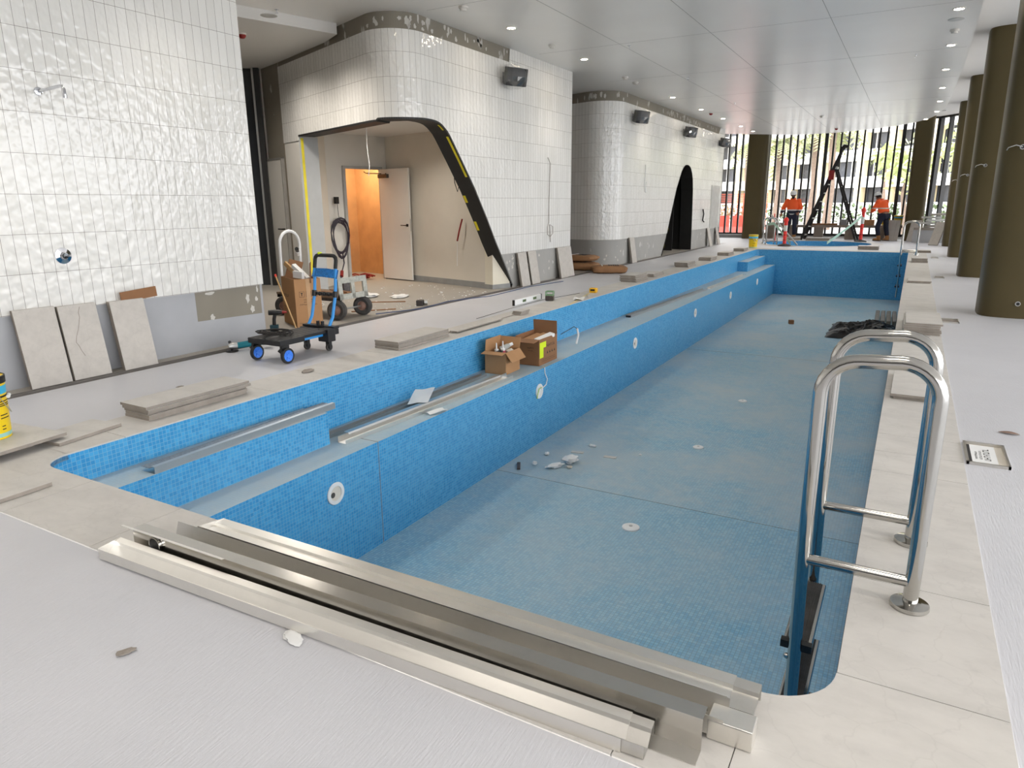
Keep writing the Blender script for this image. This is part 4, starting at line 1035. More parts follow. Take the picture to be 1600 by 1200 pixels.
for x in (.17, -.20):
    b = MB(); b.box(x-.012, x+.012, .03, .12, .06, .18); b.tube([(x, .1, .17), (x-.04, .04, .10)], .016, 8); b.build('wheel_fork', M['blackp'], o, smooth=False)
wheel(.13, .67, .038, .024, M['blackp'], 'caster'); wheel(-.115, .62, .038, .024, M['blackp'], 'caster')
for x, y in ((.13, .67), (-.115, .62)):
    b = MB(); b.box(x-.022, x-.014, y-.02, y+.02, .03, .16); b.box(x+.014, x+.022, y-.02, y+.02, .03, .16); b.cyl((x, y, .07), (x, y, .165), .018); b.build('caster_fork', M['blackp'], o, smooth=False)
b = MB(); b.box(.06, .20, .60, .70, .1, .225); b.build('end_block', M['blackp'], o, smooth=False, bev=.008)
hp = [(0, .73, .2), (0, .76, .25), (0, .80, .31), (0, .86, .53), (0, .89, .80)]
for x in (-.2, .08):
    b = MB(); b.tube([(x, p[1], p[2]) for p in hp], .016, 12); b.build('handle_post', M['blue'], o)
b = MB(); b.tube([(-.2, .885, .78), (-.2, .90, .86)] + [(-.155+.045*math.cos(a), .903, .862+.045*math.sin(a)) for a in (R(150), R(120), R(90))] + [(.035+.045*math.cos(a), .903, .862+.045*math.sin(a)) for a in (R(90), R(60), R(30))] + [(.08, .90, .86), (.08, .885, .78)], .019, 12); b.build('grip', M['black'], o)
b = MB()
for i in range(7): b.tube([(-.225, .868+.004*i, .70+.012*i), (-.06, .845, .705+.011*i), (.105, .87+.004*i, .69+.012*i), (-.06, .905, .70+.012*i)], .007, 6, closed=True)
b.build('rope_wrap', mat('blue_rope', (38, 120, 190), .7, var=.4, vs=60), o)
for x in (-.2, .08):
    b = MB(); b.cyl((x, .85, .5), (x, .86, .56), .025); b.build('collar', M['blackp'], o)
b = MB(); b.box(-.19, .07, .845, .87, .515, .545)
for x in (-.12, -.06, .0): b.ball((x, .85, .53), .022, 10)
b.build('lock_bar', M['blackp'], o)
b = MB(); b.box(-.24, .18, .70, .775, .2155, .235)
for x in (-.06, .0): b.cyl((x, .735, .235), (x, .735, .275), .017)
b.build('hinge_bar', M['blackp'], o)
b = MB(); b.lathe([(.017, 0), (.021, .02), (.021, .03), (.01, .034)], 14, Matrix.Translation((-.135, .905, .905))); b.build('lime_tie', M['neon'], o)
b = MB(); pts = []
for i in range(90):
    a = i*.42; rr = .10+.05*math.sin(i*.37); pts.append((-5.04+rr*1.2*math.cos(a)+.03*math.sin(i*.11), 4.43+rr*math.sin(a), .226+.035*abs(math.sin(i*.19))))
b.tube(pts, .006, 6)
tag(b.build('cable_heap', M['ink']), 'tangle of black cable lying on the trolley deck', 'cable')

# ------------------------------------------------------------------ grinder, battery tool, broom stick
o = thing('angle_grinder', 'teal and silver angle grinder on the floor at the foot of the left wall', 'angle grinder', (-5.66, 4.5, .002), R(64))
b = MB(); b.tube([(-.02, 0, .055), (.1, 0, .06), (.22, 0, .06)], .03, 14, radii=[.03, .032, .027]); b.build('motor_body', M['teal'], o)
b = MB(); b.tube([(.2, 0, .06), (.27, 0, .06)], .033, 14, radii=[.024, .034]); b.box(.26, .32, -.04, .04, .03, .1); b.build('battery', M['blackp'], o, bev=.004)
b = MB(); b.tube([(-.1, 0, .05), (-.06, 0, .058), (-.02, 0, .055)], .03, 14, radii=[.024, .036, .031]); b.build('gear_head', M['alu'], o)
b = MB(); b.lathe([(1e-4, 0), (.058, .0), (.06, .003), (.058, .006), (1e-4, .008)], 28, Matrix.Translation((-.07, 0, .004))); b.cyl((-.07, 0, .01), (-.07, 0, .04), .012); b.build('disc', M['black'], o)
b = MB(); b.cyl((-.06, .03, .06), (-.06, .12, .075), .012, .015); b.build('side_handle', M['blackp'], o)
o = thing('cordless_drill', 'dark cordless drill standing on its battery beside the left wall end', 'drill', (-6.22, 5.45, 0), R(40))
b = MB(); b.box(-.045, .045, -.035, .035, 0, .075); b.build('battery', mat('dark_teal', (24, 62, 72), .45), o, smooth=False, bev=.006)
b = MB(); b.tube([(0, 0, .07), (.005, 0, .14), (.02, 0, .2)], .02, 12); b.build('grip', M['blackp'], o)
b = MB(); b.tube([(-.05, 0, .215), (.05, 0, .215), (.1, 0, .215)], .03, 14, radii=[.03, .032, .022]); b.build('motor_body', M['blackp'], o)
b = MB(); b.cyl((.1, 0, .215), (.15, 0, .215), .018, .012); b.build('chuck', M['redd'], o)
o = thing('broom_stick', 'thin wooden stick leaning from the trolley to the end of the left wall', 'stick', (-5.93, 5.36, 0))
b = MB(); b.tube([(.21, -.02, .006), (-.2, .1, .62)], .0085, 8); b.build('shaft', M['wood'], o)
b = MB(); b.tube([(-.2, .1, .62), (-.215, .105, .645)], .012, 8); b.build('red_tip', M['red'], o)
b = MB(); b.tube([(-6.3, 5.72, .56), (-6.2, 5.66, .565), (-6.12, 5.63, .56)], .045, 14, radii=[.02, .05, .03])
b.bm.free()

# ------------------------------------------------------------------ cartons
def carton(o, dx, dy, h, m='card', flaps=(), th=.006, inner=.75):
    """open box, local origin at the min corner; flaps: (side, angle from vertical outward)"""
    for nm, x0, x1, y0, y1 in (('side', 0, dx, 0, th), ('side', 0, dx, dy-th, dy), ('side', 0, th, th, dy-th), ('side', dx-th, dx, th, dy-th)):
        b = MB(); b.box(x0, x1, y0, y1, 0, h); b.build('side_panel', M[m], o, smooth=False)
    b = MB(); b.box(th, dx-th, th, dy-th, 0, th); b.build('base_panel', M['cardd'], o, smooth=False)
    for side, a, L_ in flaps:
        b = MB(); w_ = dx if side in 'fb' else dy
        b.box(0, w_, -th/2, th/2, 0, L_)
        hinge = {'f': ((0, th/2, h), 0, 1), 'b': ((0, dy-th/2, h), 0, -1), 'l': ((th/2, 0, h), PI/2, -1), 'r': ((dx-th/2, 0, h), PI/2, 1)}[side]
        mx = Matrix.Translation(hinge[0]) @ Matrix.Rotation(hinge[1], 4, 'Z') @ Matrix.Rotation(R(a)*hinge[2], 4, 'X')
        if side == 'l' : mx = Matrix.Translation(hinge[0]) @ Matrix.Rotation(PI/2, 4, 'Z') @ Matrix.Rotation(-R(a), 4, 'X')
        if side == 'r' : mx = Matrix.Translation(hinge[0]) @ Matrix.Rotation(PI/2, 4, 'Z') @ Matrix.Rotation(R(a), 4, 'X')
        f = b.build('flap', M[m], o, smooth=False); f.matrix_local = mx
def decal(o, M4, polys, m, name='printed_mark'):
    b = MB()
    for poly in polys: b.face([M4 @ V((p[0], p[1], 0)) for p in poly])
    return b.build(name, M[m] if isinstance(m, str) else m, o, smooth=False)
def rc(x, y, w_, h_): return [(x, y), (x+w_, y), (x+w_, y+h_), (x, y+h_)]
def frame(x, y, w_, h_, t=.004): return [rc(x, y, w_, t), rc(x, y+h_-t, w_, t), rc(x, y, t, h_), rc(x+w_-t, y, t, h_)]
def text_line(x, y, w_, h_, seed):
    r_ = random.Random(seed); out = []; c_ = x
    while c_ < x+w_:
        k = r_.uniform(.35, .8)*h_; out.append(rc(c_, y, k*.35, h_)); out.append(rc(c_, y+r_.choice((0, .4, .8))*h_, k, h_*.22)); c_ += k+h_*.25
    return out
o = thing('packing_carton', 'tall brown packing carton overflowing with scraps at the end of the left wall', 'carton', (-6.165, 5.745, 0), R(63))
carton(o, .31, .53, .56, 'card')
MF = Matrix.Translation((0, -.001, 0)) @ Matrix.Rotation(PI/2, 4, 'X')      # face toward -y
marks = []
for i in range(3):
    x = .05+i*.08; marks += frame(x, .35, .06, .065, .003)
    marks += [[(x+.02, .365), (x+.04, .365), (x+.034, .37), (x+.034, .385), (x+.045, .40), (x+.015, .40), (x+.026, .385), (x+.026, .37)]]
marks += text_line(.1, .31, .1, .014, 3) + text_line(.1, .285, .1, .012, 4) + text_line(.05, .255, .2, .014, 5) + text_line(.03, .04, .04, .01, 8)
decal(o, MF, marks, 'ink')
b = MB(); b.box(.135, .185, -.0015, 0, .0, .56); b.build('packing_tape', mat('packing_tape', (192, 152, 108), .35), o, smooth=False)
ML = Matrix.Translation((-.001, .53, 0)) @ Matrix.Rotation(-PI/2, 4, 'Z') @ Matrix.Rotation(PI/2, 4, 'X')
decal(o, ML, text_line(.06, .33, .2, .03, 11) + text_line(.05, .2, .24, .012, 12) + text_line(.05, .17, .2, .012, 13) + text_line(.05, .14, .22, .012, 14), 'ink')
CT = o
def in_carton(lx, ly, z):
    c_, s_ = math.cos(R(63)), math.sin(R(63)); return (-6.165+lx*c_-ly*s_, 5.745+lx*s_+ly*c_, z)
for nm, lb, lx, ly, z, d, rot, m in (('timber_scrap', 'pale timber batten sticking out of the tall packing carton', .10, .30, .62, (.03, .42, .05), (R(28), R(5), R(80)), 'wood'),
        ('cardboard_scrap', 'brown folded cardboard sheet standing in the tall packing carton, left side', .14, .45, .62, (.18, .012, .26), (R(8), R(16), R(70)), 'cardd'),
        ('cardboard_scrap', 'brown cardboard piece standing in the tall packing carton, right side', .22, .06, .62, (.14, .01, .24), (R(-4), R(-12), R(-40)), 'cardd'),
        ('foam_scrap', 'white polystyrene block tilted out of the tall packing carton', .15, .2, .62, (.05, .30, .05), (R(30), R(-6), R(80)), 'paper'),
        ('foam_scrap', 'white foam tray lying across the tall packing carton rim', .10, .13, .60, (.035, .16, .08), (R(3), 0, R(86)), 'paper')):
    b = MB(); b.box(-d[0]/2, d[0]/2, -d[1]/2, d[1]/2, -d[2]/2, d[2]/2); tag(b.build(nm, M[m], smooth=False, loc=in_carton(lx, ly, z), rot=rot), lb, 'scrap')
# two cartons on the pool bench
o = thing('open_carton', 'small open carton of tubes and bottles on the pool bench', 'carton', (-4.0, 6.42, ZB+.003), R(1))
carton(o, .265, .33, .25, 'card', (('f', 100, .09), ('r', 142, .13), ('b', 15, .12), ('l', -6, .13)))
def inb(x, y, z): return (-4.0+x, 6.42+y, ZB+z)
for lb, x, y, z, m, hh, rr, tilt in (('white sealant cartridge with long nozzle, left in the small carton', .08, .12, .20, 'paper', .13, .024, 0), ('pink and white sealant cartridge in the middle of the small carton', .14, .16, .20, 'paper', .15, .026, 0)):
    t_ = thing('sealant_cartridge', lb, 'sealant cartridge', inb(x, y, z-.19), 0)
    b = MB(); b.cyl((0, 0, 0), (0, 0, .19+hh*.45), rr, n=18); b.build('tube', M[m], t_)
    b = MB(); b.cyl((0, 0, .19+hh*.45), (0, 0, .19+hh), .01, .006, n=10); b.build('nozzle', M['paper'], t_)
    if 'pink' in lb:
        b = MB(); b.cyl((0, 0, .20), (0, 0, .235), rr*1.02, n=18); b.build('pink_band', mat('pink', (232, 120, 140), .5), t_)
t_ = thing('spray_bottle', 'grey bottle with white cap lying across the small carton', 'bottle', inb(.13, .235, .245), R(40)); 
b = MB(); b.tube([(-.06, 0, 0), (.02, 0, .03), (.05, 0, .045)], .03, 14, radii=[.03, .03, .02]); b.build('body', mat('bottle_grey', (176, 178, 172), .4), t_)
b = MB(); b.cyl((.05, 0, .045), (.085, 0, .06), .02, .017); b.build('cap', M['paper'], t_)
lump(inb(.16, .07, .20), .04, 3.3, 'blackp', 'black_rag', 'black rag bundled in the front of the small carton', 'rag', (1.1, .8, .7))
lump(inb(.2, .23, .19), .045, 7.7, 'cream', 'paper_wad', 'crumpled cream paper stuffed in the small carton', 'paper', (1, 1.3, .7))
o = thing('open_carton', 'larger open carton with a neon yellow label on the pool bench', 'carton', (-3.925, 6.98, ZB+.003), R(1))
carton(o, .315, .49, .31, 'cardd', (('b', -4, .155), ('f', 96, .15), ('l', -12, .03)))
MR = Matrix.Translation((.316, 0, 0)) @ Matrix.Rotation(PI/2, 4, 'Z') @ Matrix.Rotation(PI/2, 4, 'X')
decal(o, MR, [rc(.012, .085, .10, .185), rc(.112, .2, .07, .07)], 'neon', 'neon_label')
mk = []
for i in range(4): 
    x = .2+i*.065; mk += [[(x, .115), (x+.035, .115), (x+.0175, .15)]]
mk += text_line(.185, .195, .24, .03, 21) + text_line(.05, .055, .38, .007, 22) + text_line(.05, .035, .38, .007, 23)
decal(o, MR, mk, 'ink')
MF = Matrix.Translation((0, -.001, 0)) @ Matrix.Rotation(PI/2, 4, 'X'); decal(o, MF, text_line(.16, .2, .08, .016, 31) + text_line(.17, .17, .06, .01, 32), 'ink')
for i in range(3):
    b = MB(); b.box(-.035, .035, -.17, .17, -.02, .02); tag(b.build('cardboard_strip', M['card'] if i != 2 else M['paper'], smooth=False, loc=(-3.84+i*.088, 7.225, ZB+.275+.012*i), rot=(R(5), R(8), R(-6))), ('left brown', 'middle brown', 'right white')[i] + ' folded strip packed in the larger bench carton', 'strip')
b = MB(); b.tube([(-3.58, 7.5, ZB+.30), (-3.52, 7.75, ZB+.36), (-3.5, 7.8, ZB+.33)], .004, 6); b.m = 1; b.tube([(-3.5, 7.8, ZB+.33), (-3.49, 7.82, ZB+.25), (-3.5, 7.78, ZB+.14)], .013, 8)
tag(b.build('caulking_rod', [M['ink'], M['paper']]), 'thin dark rod with a white drooping end sticking out of the larger carton', 'rod')

# ------------------------------------------------------------------ cart with pneumatic tyres
o = thing('platform_cart', 'low timber decked cart with fat dusty tyres and a white hoop handle', 'cart', (-6.42, 6.62, 0), 0)
b = MB(); b.box(-.75, .36, -.25, .25, .27, .30); b.build('deck', mat('old_ply', (136, 116, 96), .8, var=.25), o, smooth=False)
b = MB(); b.box(-.75, .34, -.24, -.20, .23, .27); b.box(-.75, .34, .20, .24, .23, .27); b.box(-.05, .0, -.24, .24, .23, .27); b.box(-.75, -.7, -.24, .24, .2301, .2699); b.build('frame', M['rubber'], o, smooth=False)
for x in (.3, -.62):
    for y in (-.25, .22):
        MX = Matrix.Translation((x, y, .125)) @ Matrix.Rotation(PI/2, 4, 'X') @ Matrix.Rotation(R(0), 4, 'Y')
        MX = Matrix.Translation((x, y, .125)) @ Matrix.Rotation(R(20), 4, 'Z') @ Matrix.Rotation(PI/2, 4, 'X')
        b = MB(); b.lathe([(.06, -.035), (.095, -.045), (.12, -.03), (.125, 0), (.12, .03), (.095, .045), (.06, .035), (.06, -.035)], 30, MX); w_ = b.build('tyre', M['rubber'], o)
        b = MB(); b.lathe([(1e-4, -.02), (.02, -.04), (.025, -.02), (.055, -.015), (.062, -.035), (.062, .035), (.055, .015), (.02, .04), (1e-4, .04)], 24, MX); b.build('rim', mat('rusty_rim', (150, 118, 104), .6, var=.3, vs=12), w_)
b = MB(); ME = Matrix.Translation((.36, 0, .25)) @ Matrix.Rotation(R(-6), 4, 'Y')
for y0, y1, z0, z1 in ((-.26, -.19, 0, .26), (.19, .26, 0, .26), (-.03, .03, 0, .26), (-.26, .26, 0, .07), (-.26, .26, .2, .27)): b.box(-.012, .012, y0, y1, z0, z1, ME)
b.build('end_gate', mat('splashed_metal', (176, 176, 166), .6, var=.25, vs=30), o, smooth=False)
b = MB(); hx = -.72
b.tube([(hx+.0, -.17, .28), (hx+.02, -.17, .9)] + [(hx+.02, -.17*math.cos(a), .9+.17*math.sin(a)) for a in [PI*i/10 for i in range(1, 10)]] + [(hx+.02, .17, .9), (hx, .17, .28)], .02, 12); b.build('hoop_handle', M['paper'], o)
b = MB(); b.cyl((hx+.05, .1, .80), (hx+.12, .02, .84), .025, n=14); b.m = 1; b.cyl((hx+.02, .13, .76), (hx+.07, .08, .81), .032, n=14); b.build('roller_tool', [M['blackp'], M['paper']], o)
b = MB(); b.tube([(.30, -.25, .125), (.30, .22, .125)], .012, 8); b.build('axle', M['alu'], o)
b = MB(); b.box(-.07, .07, -.06, .06, 0, .14); tag(b.build('pump_motor', mat('pump_grey', (96, 92, 92), .5, var=.4, vs=30), smooth=False, loc=(-6.35, 6.75, .302), bev=.01), 'small grey motor unit sitting on the cart deck behind the blue handle', 'motor')
for i in range(3):
    b = MB(); b.box(-.22, .22, -.03, .03, 0, .012); tag(b.build('deck_batten', M['cardd'] if i else M['wood'], smooth=False, loc=(-6.36+.05*i, 6.45+.07*i, .302+.013*i), rot=(0, 0, .2-.25*i)), ('lowest', 'middle', 'top')[i] + ' loose batten lying on the cart deck', 'batten')

# ------------------------------------------------------------------ small things on the floor
o = thing('core_tool', 'small metal and black power tool standing alone on the pod floor', 'tool', (-5.98, 7.88, 0), .5)
b = MB(); b.box(-.05, .05, -.05, .05, 0, .08); b.build('body', mat('tool_dark', (58, 52, 50), .5), o, smooth=False, bev=.01)
b = MB(); b.cyl((.055, .02, .045), (.10, .03, .045), .04, n=18); b.build('wheel', M['alu'], o)
o = thing('spirit_level', 'white spirit level standing on edge on the left coping', 'spirit level', (-4.772, 8.44, .003), R(-.2))
b = MB(); b.box(-.012, .012, 0, .84, 0, .075); b.build('bar', M['paper'], o, smooth=False)
for y0, y1 in ((-.004, .02), (.82, .844)):
    b = MB(); b.box(-.014, .014, y0, y1, -.001, .077); b.build('end_cap', M['ink'], o, smooth=False)
for y in (.30, .62):
    b = MB(); b.box(.0121, .0135, y-.05, y+.05, .02, .055); b.build('vial_window', mat('vial', (90, 110, 70), .3), o, smooth=False)
o = thing('laser_level', 'small green framed laser level on the left coping beside the spirit level', 'laser level', (-4.56, 9.16, .007), .3)
b = MB(); b.box(-.06, .06, -.06, .06, 0, .07); b.build('housing', mat('laser_dark', (70, 62, 58), .5, var=.3, vs=40), o, smooth=False, bev=.008)
b = MB()
for z in (.08, .13):
    b.tube([(-.055, -.055, z), (.055, -.055, z), (.055, .055, z), (-.055, .055, z)], .007, 6, closed=True)
for x, y in ((-.055, -.055), (.055, -.055), (.055, .055), (-.055, .055)): b.cyl((x, y, .065), (x, y, .13), .006, n=6)
b.build('cage', mat('laser_green', (120, 160, 120), .4), o)
o = thing('tape_measure', 'yellow tape measure case with blade pulled out on the left coping', 'tape measure', (-4.36, 10.28, .007), .2)
b = MB(); b.box(-.04, .08, -.05, .07, 0, .075); b.build('case', mat('tape_case', (236, 180, 24), .4), o, smooth=False, bev=.014)
b = MB(); b.face([(-.03, -.05, .006), (-.03, -1.5, .004), (-.005, -1.5, .004), (-.005, -.05, .006)]); b.build('blade', mat('tape_blade', (232, 214, 140), .5), o, smooth=False)
b = MB(); b.box(-.02, .05, -.052, -.0505, .03, .06); b.build('badge', M['ink'], o, smooth=False)
tag(sheet(-4.22, 9.45, .01, .16, .3, .3, (0, 0), .02), 'crumpled clear plastic wrapper on the left coping before the tape measure', 'wrapper')
o = thing('chalk_line', 'thin dark chalk line lying along the coping by the spirit level', 'string', (0, 0, 0)); b = MB(); b.tube([(-4.6, 7.2, .01), (-4.66, 8.2, .01), (-4.66, 9.2, .01), (-4.5, 10.1, .01)], .003, 5); o2 = b.build('line', M['ink'], o)
b = MB(); b.tube([(-6.0, 6.95, .008), (-5.75, 7.6, .008), (-5.85, 8.4, .008), (-5.6, 9.2, .008), (-5.66, 10.6, .008), (-5.5, 11.6, .008)], .006, 6)
tag(b.build('extension_lead', mat('blue_lead', (60, 80, 120), .5)), 'dark blue lead trailing along the floor by the wall drain', 'cable')
for i, (x, y, lx, ry, lb) in enumerate(((-6.7, 7.9, .7, .6, 'brown timber strip on the pod floor behind the cart'), (-6.25, 7.2, .6, .9, 'dark strip on the floor beside the cart tyre'))):
    b = MB(); b.box(-lx/2, lx/2, -.012, .012, 0, .012); tag(b.build('floor_strip', M['cardd'], smooth=False, loc=(x, y, 0), rot=(0, 0, ry)), lb, 'strip')
lump((-7.35, 8.35, 0), .16, 2.2, 'paper', 'plastic_sheeting', 'flat white plastic scrap on the pod floor, left one', 'scrap', (1.5, 1, .12))
lump((-6.85, 8.5, 0), .13, 5.2, 'paper', 'plastic_sheeting', 'flat white plastic scrap on the pod floor, right one', 'scrap', (1.5, 1, .12))
for i in range(60):
    pass
b = MB()
for i in range(140):
    x, y = random.uniform(-7.9, -5.9), random.uniform(7.2, 10.1); s_ = random.uniform(.006, .018)
    if (y > 9.9 and x > -6.5) or (x < -6.5 and 8.0 < y < 8.8): continue
    b.cbox((x, y, s_*.3), (s_*1.5, s_, s_*.6), Matrix.Rotation(random.uniform(0, 3), 4, 'Z'))
tag(b.build('plaster_crumbs', M['paper'], smooth=False), 'scattered pale plaster crumbs on the dusty pod floor', 'crumbs', kind='stuff')
# cement sacks
def sack(loc, rz, label, sc=(.36, .24, .15)):
    o = thing('cement_sack', label, 'sack', loc, rz)
    b = MB(); b.ball((0, 0, 0), 1, 24)
    for v_ in b.bm.verts:
        p = v_.co; p.x, p.y, p.z = [math.copysign(abs(q_)**.42, q_) for q_ in p]
        p *= 1+.12*noise.noise(p*2.5+V(loc)); p.z *= 1-.35*max(0, abs(p.x)-.6); p.x *= sc[0]; p.y *= sc[1]; p.z = p.z*sc[2]/2+sc[2]/2
    b.build('bag', M['paperbag'], o)
    b = MB()
    for i in range(5): b.box(-.02+i*.045, .01+i*.045, -.14+.02*(i % 2), .12-.02*(i % 2), sc[2]+.001, sc[2]+.006)
    b.build('printed_mark', M['ink'], o, smooth=False)
    b = MB(); b.box(-sc[0]*.45, -sc[0]*.38, -sc[1]*.8, sc[1]*.8, sc[2]+.001, sc[2]+.006); b.build('stitched_seam', M['paper'], o, smooth=False)
    return o
sack((-5.38, 13.55, .003), R(25), 'brown paper cement sack in front, past the nearer pod corner')
sack((-6.25, 13.95, .0), R(10), 'brown paper sack behind, lowest one of the pair by the pod gap', (.42, .28, .17))
sack((-6.22, 13.95, .19), R(-8), 'brown paper sack lying on top of another in the pod gap', (.38, .25, .13))
# floor boxes
pr = None
for x, y, lb, sx_, sy_ in ((.50, 4.47, 'open floor box with handwritten sheet beside the near ladder', .20, .39), (.50, 9.62, 'floor box frame beside the tall right slab stack', .19, .3), (.525, 15.25, 'floor box frame level with the second column', .16, .3), (.55, 20.6, 'floor box frame near the far ladder', .16, .3)):
    o = thing('floor_box', lb, 'floor box', (x, y, .0), 0)
    b = MB(); w_ = .012
    for q_ in ((-sx_/2, -sx_/2+w_, -sy_/2, sy_/2), (sx_/2-w_, sx_/2, -sy_/2, sy_/2), (-sx_/2, sx_/2, -sy_/2, -sy_/2+w_), (-sx_/2, sx_/2, sy_/2-w_, sy_/2)): b.box(*q_, .0, .016)
    b.build('frame', M['sheetd'], o, smooth=False)
    b = MB(); b.face([(-sx_/2+w_, -sy_/2+w_, .002), (sx_/2-w_, -sy_/2+w_, .002), (sx_/2-w_, sy_/2-w_, .002), (-sx_/2+w_, sy_/2-w_, .002)]); b.build('infill', M['stone_edge'] if y > 5 else M['cream'], o, smooth=False)
    if y < 5:
        b = MB(); b.face([(-.085, -.17, .004), (.05, -.17, .004), (.05, .17, .004), (-.085, .17, .004)]); ps = b.build('handwritten_sheet', M['paper'], o, smooth=False)
        b = MB(); b.face([(-.085, -.17, .0045), (-.07, -.17, .0045), (-.07, .17, .0045), (-.085, .17, .0045)]); b.build('dark_strip', M['ink'], ps, smooth=False)
        MT = Matrix.Translation((0, 0, .0046)) @ Matrix.Rotation(PI/2, 4, 'Z')
        decal(ps, MT, text_line(-.1, -.02, .2, .03, 41) + text_line(-.09, .02, .15, .012, 42) + text_line(-.09, .04, .13, .012, 43), 'ink', 'handwriting')
b = MB(); b.grid(lambda u, v_: ((u-.5)*.11, (v_-.5)*.05*math.sin(PI*(u*.9+.05)), .004+.006*math.sin(3*u)), 8, 4)
tag(b.build('dry_leaf', mat('dry_leaf', (140, 112, 96), .8), loc=(.655, 4.985, .001), rot=(0, 0, R(-8))), 'single dry brown leaf on the pale floor by the floor box', 'leaf')
for x, y, lb, s_ in ((-2.03, 1.06, 'small grey fleck on the near floor at lower left', .02), (-4.9, 3.3, 'dark chip on the left walkway near the long stack', .02), (-4.38, 4.15, 'dark sliver on the left coping between trolley and pool', .05)):
    lump((x, y, .003), s_, x, 'stone_edge', 'floor_fleck', lb, 'chip', (1.5, .8, .2))
lump((-1.62, 1.375, .001), .042, 2.7, 'paper', 'plaster_splash', 'white plaster splash on the near floor against the nearest gutter tray', 'splash', (1.2, .6, .1))
# black sheet and grey bars
o = thing('plastic_sheet', 'heap of crumpled black plastic sheet on the pool floor by the right wall', 'plastic sheet', (-.68, 16.4, ZF))
b = MB()
def fs(u, v_):
    x, y = (u-.5)*1.3, (v_-.5)*1.9
    e_ = max(0, 1-(2*abs(u-.5))**4)*max(0, 1-(2*abs(v_-.5))**4)
    z = .012+e_*(.13+.14*noise.noise(V((x*2.2, y*2.2, 3)))+.13*abs(noise.noise(V((x*5, y*5, 1))))+.07*abs(noise.noise(V((x*11, y*9, 4)))))
    return (x+.06*noise.noise(V((x*4, y*4, 9))), y+.08*noise.noise(V((x*4, y*4, 5))), max(.005, z))
b.grid(fs, 30, 40); b.build('sheet', M['poly'], o, smooth=False)
for i in range(4):
    o = thing('metal_bar', ('first', 'second', 'third', 'fourth')[i] + ' from the left of the grey ribbed bars lying behind the black sheet', 'bar', (-.50+i*.12, 18.3, ZF+.001), R(1.5), 'grey bars on the pool floor')
    b = MB(); b.box(-.045, .045, -.85, .85, 0, .13); b.build('bar', mat('bar_grey', (128, 122, 114), .7), o, smooth=False, bev=.02)

# ------------------------------------------------------------------ wall fixtures
o = thing('shower_arm', 'bent chrome shower arm high on the left tiled wall', 'shower arm', (-6.0, 3.185, 2.255))
b = MB(); b.lathe([(.032, 0), (.03, .008), (.012, .012)], 24, Matrix.Rotation(PI/2, 4, 'Y')); b.build('wall_flange', M['chrome'], o)
b = MB(); b.tube([(0, 0, 0), (.30, .0, .012), (.335, 0, .008), (.35, 0, -.012), (.352, 0, -.055)], .0125, 14); b.build('arm', M['chrome'], o)
b = MB(); b.cyl((.352, 0, -.05), (.352, 0, -.075), .015, n=14); b.build('outlet', M['chrome'], o)
o = thing('mixer_tap', 'round chrome shower mixer plate low on the left tiled wall', 'mixer tap', (-6.0, 3.165, 1.005))
b = MB(); b.lathe([(.066, 0), (.064, .006), (.03, .012), (.028, .03), (.024, .034)], 32, Matrix.Rotation(PI/2, 4, 'Y')); b.build('cover_plate', M['chrome'], o)
b = MB(); b.lathe([(.024, .03), (.02, .05), (1e-4, .052)], 24, Matrix.Rotation(PI/2, 4, 'Y')); b.cyl((.04, 0, 0), (.06, -.012, -.02), .006, n=8); b.build('control_knob', mat('dark_chrome', (80, 82, 84), .15, 1), o)
pr = None
for y, z, lb in ((10.2, 3.32, 'black loudspeaker wrapped in clear film on the nearer pod'), (16.1, 3.3, 'film wrapped black loudspeaker on the further pod, nearest of three'), (20.2, 3.3, 'film wrapped black loudspeaker on the further pod, middle of three'), (24.3, 3.3, 'film wrapped black loudspeaker on the further pod, furthest of three')):
    if pr is None:
        pr = o = thing('wall_speaker', lb, 'loudspeaker', (-5.9, y, z), 0, 'wrapped loudspeakers on the pods')
        MX = Matrix.Translation((.19, .0, .0)) @ Matrix.Rotation(R(-28), 4, 'Z') @ Matrix.Rotation(R(14), 4, 'Y')
        b = MB(); b.prism([(-.12, -.13), (.07, -.19), (.11, -.12), (.11, .12), (.07, .19), (-.12, .13)], -.13, .13, MX); b.build('cabinet', M['blackp'], o, smooth=False, bev=.01)
        b = MB(); b.cyl((0, 0, 0), (.1, 0, 0), .025); b.box(0, .012, -.06, .06, -.08, .08); b.build('bracket', M['blackp'], o, smooth=False)
        b = MB(); b.ball((.17, 0, 0), .2, 18, (1.05, 1.3, .95))
        for v_ in b.bm.verts:
            q_ = v_.co-V((.17, 0, 0)); v_.co = V((.17, 0, 0))+q_*(1+.22*noise.noise(v_.co*9)); v_.co.x = max(v_.co.x, .015)
        b.build('film_wrap', M['film'], o, smooth=False)
    else: o = copy_tree(pr); o.location = (-5.9, y, z); o['label'] = lb
def wire(pts, r, m, name, lb, cat='cable'):
    b = MB(); b.tube(pts, r, 6); return tag(b.build(name, M[m]), lb, cat)
wire([(-5.89, 11.72, 2.2), (-5.87, 11.78, 2.1), (-5.885, 11.77, 1.5), (-5.885, 11.76, 1.05), (-5.87, 11.68, .98), (-5.87, 11.68, .84), (-5.87, 11.80, .8), (-5.87, 11.9, .86), (-5.87, 11.9, .98), (-5.885, 11.8, 1.02), (-5.88, 11.82, .7)], .006, 'stone_edge', 'hanging_cable', 'thin grey cable hanging down the nearer pod face with a loop at its end')
wire([(-5.89, 17.05, 2.3), (-5.87, 17.0, 2.2), (-5.885, 17.02, 1.8), (-5.88, 17.08, 1.65), (-5.88, 17.12, 1.9)], .008, 'alu', 'hanging_cable', 'short loop of pale cable on the further pod tiles near its rounded corner')
